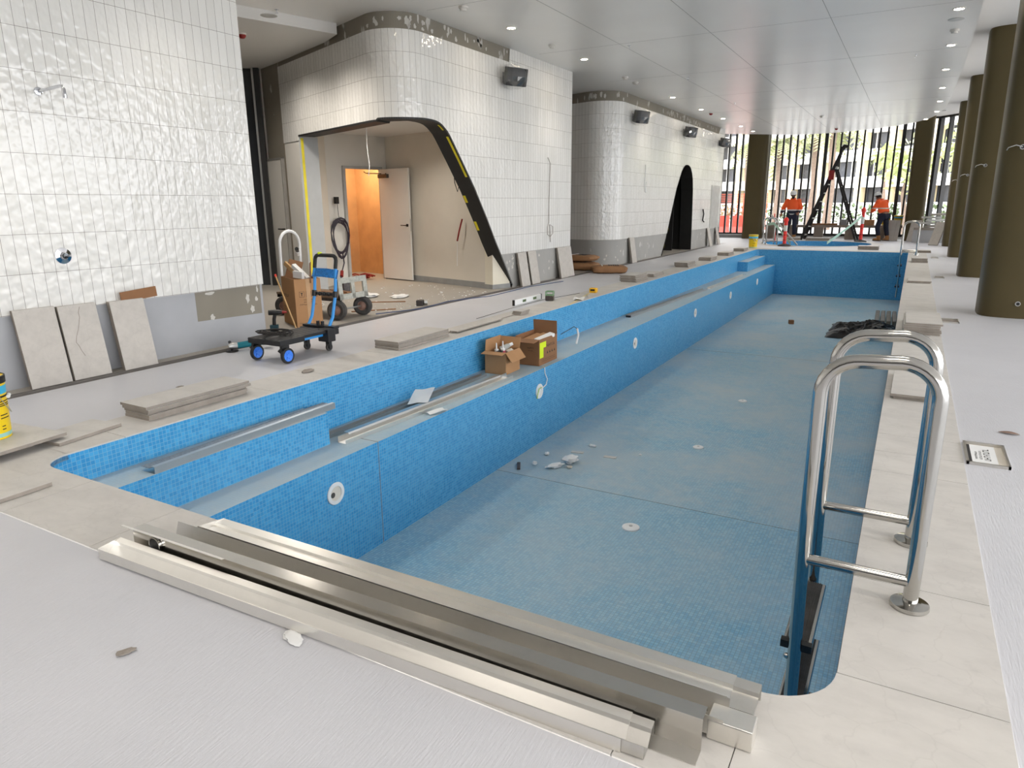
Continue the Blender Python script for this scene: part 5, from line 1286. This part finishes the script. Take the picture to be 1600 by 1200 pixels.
wire([(-5.89, 22.7, 1.2), (-5.86, 22.72, 1.05), (-5.88, 22.7, .85), (-5.86, 22.8, .8)], .02, 'ink', 'hanging_cable', 'short dark cable hanging right of the tear-drop doorway')
wire([(-7.75, 9.0, 2.62), (-7.76, 9.0, 2.3), (-7.74, 9.01, 2.0), (-7.76, 9.0, 1.85)], .007, 'paper', 'hanging_cable', 'white wire hanging from the pod ceiling in front of the doorway')
wire([(-6.9, 10.18, 2.6), (-6.9, 10.15, 2.2), (-6.86, 10.14, 1.75), (-6.8, 10.13, 1.6), (-6.74, 10.12, 1.75), (-6.82, 10.13, 2.1), (-6.85, 10.14, 2.5)], .007, 'ink', 'hanging_cable', 'dark looped wire hanging on the cream wall near the slanted opening')
wire([(-6.95, 10.19, 2.5), (-6.93, 10.17, 2.2), (-6.96, 10.18, 1.95)], .008, 'paper', 'hanging_cable', 'white wire with plugs hanging on the cream wall near the slanted opening')
b = MB(); b.tube([(-6.72, 10.13, 1.15), (-6.78, 10.12, .95), (-6.84, 10.14, .78)], .014, 8); b.m = 1; b.tube([(-6.84, 10.14, .78), (-6.85, 10.14, .5), (-6.86, 10.15, .35)], .004, 6)
tag(b.build('red_strap', [M['redd'], M['paper']]), 'short red strap with a white cord hanging on the cream wall', 'strap')
o = thing('cable_coil', 'large coil of dark cable hung on the white wall left of the doorway', 'cable', (-9.09, 9.62, .82))
b = MB(); pts = []
ca, sa = math.cos(R(65)), math.sin(R(65))
for i in range(180):
    a = i*.35; rr = .25+.035*math.sin(i*.53); w_ = rr*.66*math.cos(a); h_ = rr*1.25*math.sin(a)+.02*math.sin(i*.2)
    pts.append((.06+.02*math.sin(i*.7)+w_*.26, w_*.97, h_))
b.tube(pts, .009, 6); b.build('coil', M['cablem'], o)
b = MB(); b.tube([(.03, .05, -.25), (.1, .0, -.45), (.25, -.25, -.62), (.35, -.4, -.78)], .012, 6); b.build('tail', M['cablem'], o)
b = MB(); b.cyl((.22, -.2, -.58), (.28, -.28, -.66), .03, n=12); b.build('red_plug', M['redd'], o)
b = MB(); b.box(-.01, .04, -.04, .04, .6, .72); b.build('hook_box', M['ink'], o, smooth=False)
b = MB(); b.tube([(.03, 0, .6), (.04, 0, .4), (.04, .04, .28)], .005, 6); b.build('feed_cable', M['ink'], o)

# ------------------------------------------------------------------ far end: seat, rubble, step ladder, posts
o = thing('stone_bench', 'long low stone seat on piers below the far glazing', 'bench', (0, 0, 0))
b = MB(); b.box(-5.2, -.36, 29.62, 30.02, .44, .53); b.build('seat_slab', mat('seat_stone', (150, 136, 122), .7, var=.12), o, smooth=False)
for x in (-5.0, -4.3, -3.2, -2.1, -1.0):
    b = MB(); b.box(x-.16, x+.16, 29.68, 29.98, 0, .44); b.build('pier', mat('seat_pier', (140, 128, 116), .75), o, smooth=False)
b = MB(); b.box(.0, .95, 28.15, 28.5, .0, .42); tag(b.build('stone_block', M['render'], smooth=False), 'grey stone block beside the last column under the rubble', 'block')
for i, (x, y, z, dx, dy, dz, rz, m) in enumerate(((.38, 28.3, .425, .72, .34, .08, .1, 'stone_edge'), (.62, 28.32, .525, .6, .32, .07, -.3, 'stone2'), (.4, 28.3, .622, .6, .3, .07, .4, 'board2'), (.66, 28.34, .722, .62, .3, .06, -.15, 'paper'), (.5, 28.3, .812, .55, .25, .07, .3, 'alu'), (.72, 28.3, .915, .46, .26, .07, -.4, 'stone2'))):
    b = MB(); b.box(-dx/2, dx/2, -dy/2, dy/2, 0, dz); tag(b.build('rubble_piece', M[m], smooth=False, loc=(x, y, z), rot=((0, .02, -.02, .02, -.03, .02)[i], (0, -.02, .02, -.02, .03, -.03)[i], rz)), ('lowest', 'second', 'third', 'fourth', 'fifth', 'topmost')[i] + ' broken piece in the rubble pile by the last column', 'rubble', 'rubble pieces by the last column')
for lb, nm, x0, x1, y0, y1, h_, m in (('long timber plank lying on the stone seat behind the step ladder', 'timber_plank', -3.55, -2.55, 29.66, 29.8, .06, 'cardd'), ('brown carton on the stone seat behind the red post', 'small_carton', -1.75, -1.3, 29.65, 29.95, .2, 'card'), ('white tile box on the stone seat right of the step ladder', 'tile_box', -2.05, -1.85, 29.65, 29.9, .2, 'paper'), ('brown stone piece lying on the left part of the stone seat', 'stone_offcut', -5.0, -4.5, 29.66, 29.9, .08, 'stone_edge')):
    b = MB(); b.box(x0, x1, y0, y1, .531, .531+h_); tag(b.build(nm, M[m], smooth=False, bev=.005), lb, nm.split('_')[-1])
o = thing('mixing_tub', 'grey mixing tub on the stone seat between the step ladder legs', 'tub', (-2.35, 29.85, .531)); 
b = MB(); b.lathe([(.11, 0), (.14, .2), (.15, .2), (.135, .2), (.105, .02), (1e-4, .02)], 28); b.build('body', mat('tub_grey', (150, 152, 156), .5), o); b = MB(); b.lathe([(.148, .19), (.153, .2), (.142, .205)], 28); b.build('rim', M['rubber'], o)
# step ladder
o = thing('step_ladder', 'tall black and silver step ladder straddling the floor behind the spa', 'step ladder', (-2.75, 29.0, 0))
def stile(p0, p1, w_, m, nm):
    p0, p1 = V(p0), V(p1); d = p1-p0; L_ = d.length
    q_ = d.to_track_quat('Z', 'Y'); b = MB(); b.box(-.018, .018, -w_/2, w_/2, 0, L_, Matrix.Translation(p0) @ q_.to_matrix().to_4x4()); return b.build(nm, M[m], o, smooth=False, bev=.004)
fl0, fl1, ft = (-.92, -.12, 0), (-.92, .42, 0), (-.03, .02, 2.70)
stile((-.95, -.12, 0), (.12, .0, 3.12), .10, 'ink', 'front_stile'); stile((-.90, .45, 0), (.10, .3, 3.05), .10, 'ink', 'front_stile')
stile((.93, -.10, 0), (-.02, .02, 2.62), .07, 'ink', 'rear_stile'); stile((.98, .40, 0), (.02, .28, 2.62), .07, 'ink', 'rear_stile')
for i in range(9):
    k = (i+.6)/10.2; x = -.95+1.07*k; z = 3.12*k; y0, y1 = -.12+.12*k, .45-.15*k
    b = MB(); b.box(x-.02, x+.09, y0, y1, z-.015, z+.02); b.build('tread', M['alu'], o, smooth=False, bev=.004)
for i in range(4):
    k = (i+.7)/5; x = .955-.95*k; b = MB(); b.cyl((x, -.08+.1*k, 2.62*k), (x, .38-.1*k, 2.62*k), .012, n=8); b.build('rear_brace', M['alu'], o)
b = MB(); b.box(-.12, .08, -.03, .33, 2.56, 2.64); b.build('top_bracket', M['alu'], o, smooth=False, bev=.01)
b = MB(); b.tube([(.10, 0, 3.05), (.15, 0, 3.28), (.22, .02, 3.36), (.32, .1, 3.34), (.32, .22, 3.33), (.22, .28, 3.34), (.12, .3, 3.2), (.1, .3, 3.05)], .05, 10); b.build('guard_hoop', M['ink'], o)
b = MB(); b.box(-.20, -.02, -.075, -.055, 2.18, 2.52, Matrix.Shear('XY', 4, (0, 0))); b.build('red_label', M['redd'], o, smooth=False)
for x, y in ((-.95, -.12), (-.9, .45), (.93, -.1), (.98, .4)):
    b = MB(); b.box(x-.035, x+.035, y-.055, y+.055, 0, .06); b.build('foot', M['rubber'], o, smooth=False, bev=.006)
# red posts
def post(loc, h, label):
    o = thing('warning_post', label, 'warning post', loc)
    b = MB(); b.lathe([(.2, 0), (.21, .03), (.12, .06), (.06, .08)], 24); b.build('base', M['rubber'], o)
    b = MB(); b.lathe([(.055, .06), (.055, h*.86), (.075, h*.87), (.075, h*.93), (.05, h*.97), (.02, h), (1e-4, h)], 20); p_ = b.build('post', mat('post_red', (236, 52, 44), .45), o)
    for z0, z1 in ((.52, .72),):
        b = MB(); b.lathe([(.057, h*z0), (.057, h*z1)], 20); b.build('reflective_sleeve', M['silver'], p_)
    for z in (.2, .38):
        b = MB(); b.lathe([(.0565, h*z), (.0585, h*z+.01), (.0565, h*z+.02)], 20); b.build('ridge', M['redd'], p_)
    return o
post((-3.62, 24.45, .001), .92, 'red warning post with white sleeve at the near left of the spa')
post((-1.6, 28.05, .001), 1.2, 'red warning post with white sleeve right of the step ladder')
def ribbon(pts, w_, m, name, lb, cat='tape'):
    b = MB()
    for p, q in zip(pts, pts[1:]):
        p, q = V(p), V(q); up_ = V((0, 0, w_))
        b.face([p, q, q+up_, p+up_])
    return tag(b.build(name, M[m], smooth=False, solid=.004), lb, cat)
ribbon([(-1.62, 27.9, .85), (-1.9, 27.2, .55), (-2.2, 26.4, .25), (-2.45, 25.6, .02)], .09, 'greentape', 'barrier_tape', 'pale green barrier tape sloping from the right red post into the spa')
ribbon([(-4.35, 25.3, .62), (-4.1, 25.1, .66), (-3.8, 24.9, .38), (-3.45, 24.6, .02)], .09, 'greentape', 'barrier_tape', 'pale green barrier tape hanging from the spa ladder to the left red post')
b = MB(); b.cyl((-4.2, 25.05, .98), (-3.25, 24.7, .03), .025, n=10); tag(b.build('scaffold_tube', M['alu']), 'grey metal tube propped across the spa ladder', 'tube')
b = MB(); b.cyl((-4.30, 26.9, 0), (-4.40, 26.9, 1.0), .02, n=10); tag(b.build('marker_rod', M['red']), 'thin red marker rod standing by the spa ladder', 'rod')

# ------------------------------------------------------------------ people
def skin_mesh(verts, edges, radii, sub=1):
    me = D.meshes.new('tmp'); me.from_pydata([V(v_) for v_ in verts], edges, [])
    o = D.objects.new('tmp', me); COL.objects.link(o)
    md = o.modifiers.new('skin', 'SKIN'); md.use_smooth_shade = True
    for i, r_ in enumerate(radii):
        sv = me.skin_vertices[0].data[i]; sv.radius = r_ if isinstance(r_, tuple) else (r_, r_)
    me.skin_vertices[0].data[0].use_root = True
    s2 = o.modifiers.new('sub', 'SUBSURF'); s2.levels = sub; s2.render_levels = sub
    dg = bpy.context.evaluated_depsgraph_get(); r_ = D.meshes.new_from_object(o.evaluated_get(dg))
    D.objects.remove(o); D.meshes.remove(me); return r_
def remesh(b, voxel):
    me = D.meshes.new('tmp'); b.bm.to_mesh(me); b.bm.free(); o = D.objects.new('tmp', me); COL.objects.link(o)
    md = o.modifiers.new('rm', 'REMESH'); md.mode = 'VOXEL'; md.voxel_size = voxel; md.use_smooth_shade = True
    sm = o.modifiers.new('smooth', 'SMOOTH'); sm.iterations = 2; sm.factor = .5
    dg = bpy.context.evaluated_depsgraph_get(); r_ = D.meshes.new_from_object(o.evaluated_get(dg)); D.objects.remove(o); D.meshes.remove(me); return r_
def hand(b, wrist, direc, palm_n, side, curl=.5, s_=1.0):
    """palm with five bent fingers; direc = pointing direction, palm_n = palm normal (fingers curl towards it)"""
    d = V(direc).normalized(); n_ = V(palm_n); n_ = (n_-d*n_.dot(d)).normalized(); a = d.cross(n_)*side; w_ = V(wrist)
    for t_ in (-.028, -.01, .01, .028): b.tube([w_+a*t_*.6, w_+d*.05*s_+a*t_, w_+d*.092*s_+a*t_*1.1], .015, 8, radii=[.016, .016, .013])
    for t_, L_ in ((-.033, .062), (-.011, .075), (.011, .082), (.033, .074)):
        p = w_+d*.09*s_+a*t_*1.05; pts = [p]; ang = 0
        for k, f_ in enumerate((.45, .32, .23)):
            ang += curl*(.5+.35*k); p = p+(d*math.cos(ang)+n_*math.sin(ang))*L_*f_; pts.append(p)
        b.tube(pts, .009, 8, radii=[.0105, .0098, .009, .0075])
    p = w_+d*.03*s_+a*.035; b.tube([p, p+a*.03+d*.025+n_*.012, p+a*.035+d*.055+n_*.03, p+a*.028+d*.075+n_*.045], .012, 8, radii=[.015, .013, .011, .009])
def person(label, loc, rz, J, hat, jacket_cols, trouser_m='navy'):
    o = thing('person', label, 'person', loc, rz)
    names = ['pelvis', 'belly', 'chest', 'neckb', 'neck', 'head', 'crown', 'shL', 'elL', 'wrL', 'shR', 'elR', 'wrR', 'hpL', 'knL', 'anL', 'toL', 'hpR', 'knR', 'anR', 'toR']
    rad = {'pelvis': (.15, .11), 'belly': (.14, .105), 'chest': (.165, .12), 'neckb': (.07, .07), 'neck': (.055, .055), 'head': (.075, .088), 'crown': (.07, .08), 'sh': .062, 'el': .043, 'wr': .03, 'hp': .09, 'kn': .06, 'an': .042, 'to': (.045, .03)}
    E_ = [(0, 1), (1, 2), (2, 3), (3, 4), (4, 5), (5, 6), (2, 7), (7, 8), (8, 9), (2, 10), (10, 11), (11, 12), (0, 13), (13, 14), (14, 15), (15, 16), (0, 17), (17, 18), (18, 19), (19, 20)]
    rr = [rad.get(n_, rad.get(n_[:2])) for n_ in names]
    b = MB(); b.bm.from_mesh(skin_mesh([J[n_] for n_ in names], E_, rr, 2))
    hd = V(J['head']); fdir = V(J['face']).normalized(); upd = (V(J['crown'])-hd).normalized(); sd = fdir.cross(upd)
    b.tube([hd+fdir*.06+upd*.02, hd+fdir*.105-upd*.012, hd+fdir*.08-upd*.03], .016, 8, radii=[.01, .017, .013])          # nose
    for s_ in (-1, 1): b.ball(hd+sd*.085*s_-fdir*.005, .026, 10, (.5, 1, 1.2))                                             # ears
    b.ball(hd+fdir*.045-upd*.07, .045, 12)                                                                               # chin
    b.ball(hd+fdir*.075-upd*.045, .02, 10, (1.3, .7, .5))                                                                # lips
    for s_, k in ((1, 'L'), (-1, 'R')):
        w_ = V(J['wr'+k]); d_ = V(J.get('hd'+k, w_-V(J['el'+k]))); hand(b, w_, d_, V(J.get('pn'+k, (0, -1, 0))), s_, J.get('curl', .5))
    me = remesh(b, .009); me.materials.append(M['skin']); me.name = 'body'
    bo = D.objects.new('body', me); COL.objects.link(bo); bo.parent = o
    b = MB()
    for s_ in (-1, 1): b.ball(hd+sd*.032*s_+fdir*.078+upd*.012, .011, 8)
    b.bm.free()
    for s_ in (-1, 1):
        b = MB(); b.ball(hd+sd*.032*s_+fdir*.080+upd*.014, .011, 8); b.build('eye', M['ink'], o)
    b = MB(); b.ball(hd-fdir*.015+upd*.025, .1, 16, (.92, .98, .98))
    if hat[1]: b.ball(hd+fdir*.05-upd*.065, .055, 12)
    b.build('hair', M['hair'], o)
    # jacket
    jn = ['belly', 'chest', 'neckb', 'shL', 'elL', 'cuL', 'shR', 'elR', 'cuR', 'hem']
    JJ = dict(J); JJ['cuL'] = V(J['elL']).lerp(V(J['wrL']), .9); JJ['cuR'] = V(J['elR']).lerp(V(J['wrR']), .9); JJ['hem'] = V(J['pelvis'])+V((0, 0, J.get('hemdz', -.03)))
    jr = [(.20, .15), (.215, .165), (.095, .1), .095, .075, .06, .095, .075, .06, (.20, .155)]
    b = MB()
    ctr = [JJ['hem'], V(J['pelvis']).lerp(V(J['belly']), .5), V(J['belly']), V(J['belly']).lerp(V(J['chest']), .6), V(J['chest']), V(J['chest']).lerp(V(J['neckb']), .5), V(J['chest']).lerp(V(J['neckb']), .8), V(J['neckb'])+V((0, 0, .02))]
    rxy = [(.205, .155), (.20, .15), (.20, .155), (.215, .165), (.225, .17), (.21, .155), (.15, .125), (.085, .09)]
    vs = []; n_ = 20
    for k, (c_, (rx, ry)) in enumerate(zip(ctr, rxy)):
        c_ = V(c_); tz = (V(ctr[min(k+1, 7)])-V(ctr[max(k-1, 0)])).normalized(); yy = tz.cross(V((1, 0, 0))).normalized()
        vs += [c_+V((1, 0, 0))*rx*math.cos(2*PI*a_/n_)+yy*ry*math.sin(2*PI*a_/n_) for a_ in range(n_)]
    b.mesh(vs, [(k*n_+a_, k*n_+(a_+1) % n_, (k+1)*n_+(a_+1) % n_, (k+1)*n_+a_) for k in range(7) for a_ in range(n_)] + [tuple(range(n_))[::-1], tuple(range(7*n_, 8*n_))])
    for k in 'LR':
        sh, el, cu = V(J['sh'+k]), V(J['el'+k]), JJ['cu'+k]; inn = sh.lerp(V(J['chest']), .45)
        b.tube([inn, sh, sh.lerp(el, .5), el, el.lerp(cu, .5), cu], .08, 14, radii=[.10, .098, .085, .078, .07, .058])
        b.ball(sh, .096, 14); b.ball(el, .078, 12)
    me = remesh(b, .012); 
    for m_ in ('orange', 'silver', 'navy'): me.materials.append(M[m_])
    for p in me.polygons:
        z = p.center.z
        for z0, z1, k in jacket_cols:
            if z0 <= z < z1: p.material_index = k
    me.name = 'jacket'; jo = D.objects.new('jacket', me); COL.objects.link(jo); jo.parent = o
    b = MB(); c_ = V(J['neckb']); b.tube([c_+V((.085*math.cos(a), .085*math.sin(a), .03+.02*math.sin(a))) for a in [2*PI*i/16 for i in range(16)]], .022, 8, closed=True); b.build('collar', M['orange'], jo)
    # trousers
    tn = ['pelvis', 'hpL', 'knL', 'cL', 'hpR', 'knR', 'cR']
    JJ['cL'] = V(J['knL']).lerp(V(J['anL']), .88); JJ['cR'] = V(J['knR']).lerp(V(J['anR']), .88)
    b = MB(); b.bm.from_mesh(skin_mesh([JJ[n_] for n_ in tn], [(0, 1), (1, 2), (2, 3), (0, 4), (4, 5), (5, 6)], [(.165, .13), .115, .088, .075, .115, .088, .075], 2))
    me = remesh(b, .012); me.materials.append(M[trouser_m]); me.name = 'trousers'; tr = D.objects.new('trousers', me); COL.objects.link(tr); tr.parent = o
    for k in 'LR':
        an, to = V(J['an'+k]), V(J['to'+k]); b = MB(); kn = V(J['kn'+k])
        b.tube([an.lerp(kn, .22), an, an+V((0, 0, -.04))], .06, 14, radii=[.062, .064, .06]); b.tube([an+V((0, 0, -.045))-(to-an).normalized()*.05, an+V((0, 0, -.045)), to, to+(to-an).normalized()*.05], .05, 14, radii=[.042, .052, .05, .034])
        bo_ = b.build('boot', M['boot'], o)
        b = MB(); d_ = (to-an); d_.z = 0; d_.normalize(); q_ = math.atan2(d_.y, d_.x)
        b.cbox((an.x+d_.x*.06, an.y+d_.y*.06, .013), (.29, .1, .026), Matrix.Rotation(q_, 4, 'Z')); b.build('sole', M['rubber'], bo_, smooth=False, bev=.008)
    # hard hat
    ht = thing('hard_hat', None, None); ht.parent = o; del ht
    hc = hd+upd*.055
    q_ = upd.to_track_quat('Z', 'Y').to_matrix().to_4x4(); MXh = Matrix.Translation(hc) @ q_
    b = MB(); b.lathe([(.118, 0), (.117, .03), (.105, .07), (.075, .105), (.03, .12), (1e-4, .122)], 28, MXh)
    b.lathe([(.118, 0), (.128, -.004), (.118, -.006)], 28, MXh)
    hh = b.build('hard_hat', M[hat[0]], o)
    b = MB(); b.ball(hc+fdir*.095-upd*.002, .075, 16, (1, 1, .14)); b.build('peak', M[hat[0]], hh)
    for ch in list(o.children):
        if ch.type == 'EMPTY': D.objects.remove(ch)
    return o
JA = dict(pelvis=(0, 0, .96), belly=(0, -.01, 1.12), chest=(0, -.02, 1.32), neckb=(0, -.05, 1.49), neck=(0, -.08, 1.56), head=(.0, -.12, 1.65), crown=(.0, -.15, 1.73), face=(.12, -1, -.45),
          shL=(.2, -.02, 1.43), elL=(.29, .0, 1.17), wrL=(.24, -.17, .99), shR=(-.2, -.02, 1.43), elR=(-.33, .0, 1.18), wrR=(-.38, -.16, .98), hpL=(.1, 0, .9), knL=(.12, -.03, .5), anL=(.13, .02, .1), toL=(.14, -.14, .05), hpR=(-.1, 0, .9), knR=(-.13, -.03, .5), anR=(-.15, .02, .1), toR=(-.17, -.14, .05), hdL=(-.3, -.6, -.5), hdR=(0, -.4, -.9), curl=.7, hemdz=-.04)
person('person in orange and navy jacket and white hard hat looking down, facing the viewer', (-4.10, 28.98, .001), 0, JA, ('paper', True), ((1.12, 3, 0), (1.08, 1.12, 1), (.97, 1.08, 2), (.93, .97, 1), (0, .93, 2)))
JB = dict(pelvis=(0, 0, .93), belly=(.0, -.03, 1.08), chest=(.0, -.12, 1.27), neckb=(.0, -.22, 1.42), neck=(.0, -.27, 1.48), head=(.0, -.34, 1.55), crown=(.0, -.36, 1.64), face=(-.1, -1, -.8),
          shL=(.19, -.14, 1.37), elL=(.28, -.22, 1.12), wrL=(.16, -.40, 1.04), shR=(-.19, -.14, 1.37), elR=(-.27, -.22, 1.12), wrR=(-.12, -.42, 1.06), hpL=(.1, .01, .88), knL=(.13, -.12, .48), anL=(.14, .0, .1), toL=(.16, -.16, .05), hpR=(-.1, .01, .88), knR=(-.17, .0, .48), anR=(-.18, .10, .1), toR=(-.22, -.06, .05), hdL=(-.5, -.6, -.1), hdR=(.4, -.7, -.1), pnL=(0, 0, -1), pnR=(0, 0, -1), curl=.8, hemdz=.05)
person('person bent forward in an orange jacket and navy trousers, seen from behind by the seat', (-.98, 29.0, .001), R(232), JB, ('paper', False), ((1.17, 3, 0), (1.13, 1.17, 1), (.985, 1.13, 0), (.94, .985, 1), (0, .94, 2)))

# ------------------------------------------------------------------ street outside
b = MB(); b.face([(-120, 30.9, -.25), (80, 30.9, -.25), (80, 160, -.1), (-120, 160, -.1)]); b.face([(9, -20, -.25), (80, -20, -.25), (80, 30.9, -.25), (9, 30.9, -.25)])
struct(b.build('street', M['street'], smooth=False), 'pale street and forecourt outside the glazing')
o = thing('apartment_building', 'long white banded apartment building across the street', 'building', (0, 0, 0))
bd = V((12, -7, 0)).normalized(); B0 = V((-19, 105, 0)); nb = V((-bd.y, bd.x, 0))
ab = math.atan2(bd.y, bd.x); MBd = Matrix.Translation(B0) @ Matrix.Rotation(ab, 4, 'Z')
b = MB(); b.box(-50, 70, .6, 9, -.2, 26, MBd); b.build('recessed_wall', M['bdark'], o, smooth=False)
for i in range(8):
    z = 3.1+3.13*i
    b = MB(); b.box(-50, 70, -.9, .8, z, z+1.25, MBd); b.build('balcony_band', M['bwhite'], o, smooth=False)
    b = MB()
    for k in range(40):
        x = -48+k*2.9; b.box(x, x+.12, .52, .6, z+1.25, z+3.13, MBd)
    b.build('window_bar', M['bwhite'], o, smooth=False)
for k in range(18):
    x = -46+k*4.6+(.8 if k % 3 == 1 else 0); b = MB(); b.box(x, x+.85, -1.0, .4, -.2, 25, MBd); b.build('column', M['bcream'], o, smooth=False)
b = MB(); b.box(-50, 70, -3.0, -2.2, -.2, 1.3, MBd); tag(b.build('garden_wall', M['bwhite'], smooth=False), 'low white garden wall in front of the apartment building', 'wall')
def frond_tree(loc, h, r_, n_, label, palm=True, seed=1, m='leaf'):
    rnd = random.Random(seed); o = thing('palm_tree' if palm else 'street_tree', label, 'tree', loc)
    b = MB(); b.tube([(0, 0, 0), (.1, 0, h*.4), (-.05, .05, h*.75), (0, 0, h)], .2, 12, radii=[.26, .2, .18, .16] if palm else [.16, .13, .1, .06]); b.build('trunk', M['bark'], o)
    b = MB()
    if palm:
        for i in range(n_):
            a = rnd.uniform(0, 2*PI); el = rnd.uniform(-.5, 1.1); L_ = r_*rnd.uniform(.8, 1.1); pts = []
            for k in range(7):
                u = k/6; pts.append(V((math.cos(a)*L_*u*math.cos(el*.6), math.sin(a)*L_*u*math.cos(el*.6), h+L_*(math.sin(el)*u-.75*u*u))))
            sdv = V((-math.sin(a), math.cos(a), 0))
            for k in range(6):
                for s_ in (-1, 1):
                    for q_ in (0, .5):
                        p = pts[k].lerp(pts[k+1], q_); L2 = .55*r_*.5*(1-.5*abs(k/6-.4)); tip = p+sdv*s_*L2+(pts[k+1]-pts[k])*.5+V((0, 0, -.25*L2))
                        b.face([p, p+(pts[k+1]-pts[k])*.35, tip])
            b.tube(pts, .02, 4)
    else:
        for i in range(n_):
            d = V((rnd.gauss(0, 1), rnd.gauss(0, 1), rnd.gauss(0, .8))).normalized()*r_*rnd.uniform(.3, 1); c_ = V((0, 0, h+r_*.4))+d; s_ = rnd.uniform(.12, .3)
            e1 = V((rnd.gauss(0, 1), rnd.gauss(0, 1), rnd.gauss(0, 1))).normalized()*s_; e2 = e1.cross(V((rnd.random(), rnd.random(), 1))).normalized()*s_*.6
            b.face([c_-e1, c_+e2, c_+e1, c_-e2])
    b.build('fronds' if palm else 'foliage', M[m], o, smooth=False)
    return o
frond_tree((-8.8, 54, -.2), 5.6, 2.0, 22, 'palm with a slim trunk outside, left of the step ladder', True, 3)
frond_tree((-6.0, 50, -.2), 5.9, 1.9, 22, 'palm standing outside right behind the step ladder top', True, 5)
frond_tree((-4.6, 46, -.2), 6.4, 1.8, 22, 'palm outside between the step ladder and the red post', True, 8)
frond_tree((-19.0, 66, -.2), 6.5, 2.1, 22, 'palm outside behind the left end of the far glazing', True, 11)
frond_tree((-12.6, 62, -.2), 6.2, 1.7, 20, 'palm outside just right of the dark far left column', True, 15)
frond_tree((-.6, 40, -.2), 2.6, 1.5, 260, 'light green leafy tree outside behind the person seen from behind', False, 21, 'leaf2')
frond_tree((-2.2, 58, -.2), 4.0, 1.2, 220, 'small leafy tree outside right of the palms', False, 23, 'leaf2')
frond_tree((2.2, 46, -.2), 3.6, 1.8, 350, 'leafy tree outside behind the angled glazing', False, 29, 'leaf2')
b = MB(); rnd = random.Random(4)
for i in range(2600):
    x = rnd.uniform(-24, 6); c_ = V((x, 60+rnd.uniform(-1, 1), rnd.uniform(-.1, 1.2))); s_ = rnd.uniform(.1, .25)
    e1 = V((rnd.gauss(0, 1), rnd.gauss(0, 1), rnd.gauss(0, 1))).normalized()*s_; e2 = e1.cross(V((0, 0, 1))).normalized()*s_*.6; b.face([c_-e1, c_+e2, c_+e1, c_-e2])
tag(b.build('street_planting', M['hedge'], smooth=False), 'low strip of green planting along the street outside', 'plants', kind='stuff')
for i, (x, lb) in enumerate(((-9.5, 'left one of two'), (-8.2, 'right one of two'))):
    o = thing('traffic_barrier', 'orange plastic street barrier outside the far left glazing, ' + lb, 'barrier', (x, 40, -.24))
    b = MB(); b.prism([(-.25, 0), (.25, 0), (.1, .35), (.08, .95), (-.08, .95), (-.1, .35)], -.6, .6, Matrix.Rotation(PI/2, 4, 'X') @ Matrix.Rotation(0, 4, 'Z'))
    bb = b.build('body', M['red'], o, smooth=False); bb.rotation_euler = (0, 0, PI/2)
b = MB()
for i in range(9): b.box(-9.9+i*.32, -9.87+i*.32, 42, 42.02, -.1, 1.9)
for i in range(12): b.box(-9.9, -7.3, 42, 42.02, .75+i*.1, .775+i*.1)
tag(b.build('safety_mesh', M['mesh'], smooth=False), 'orange safety mesh fence along the street outside', 'fence')
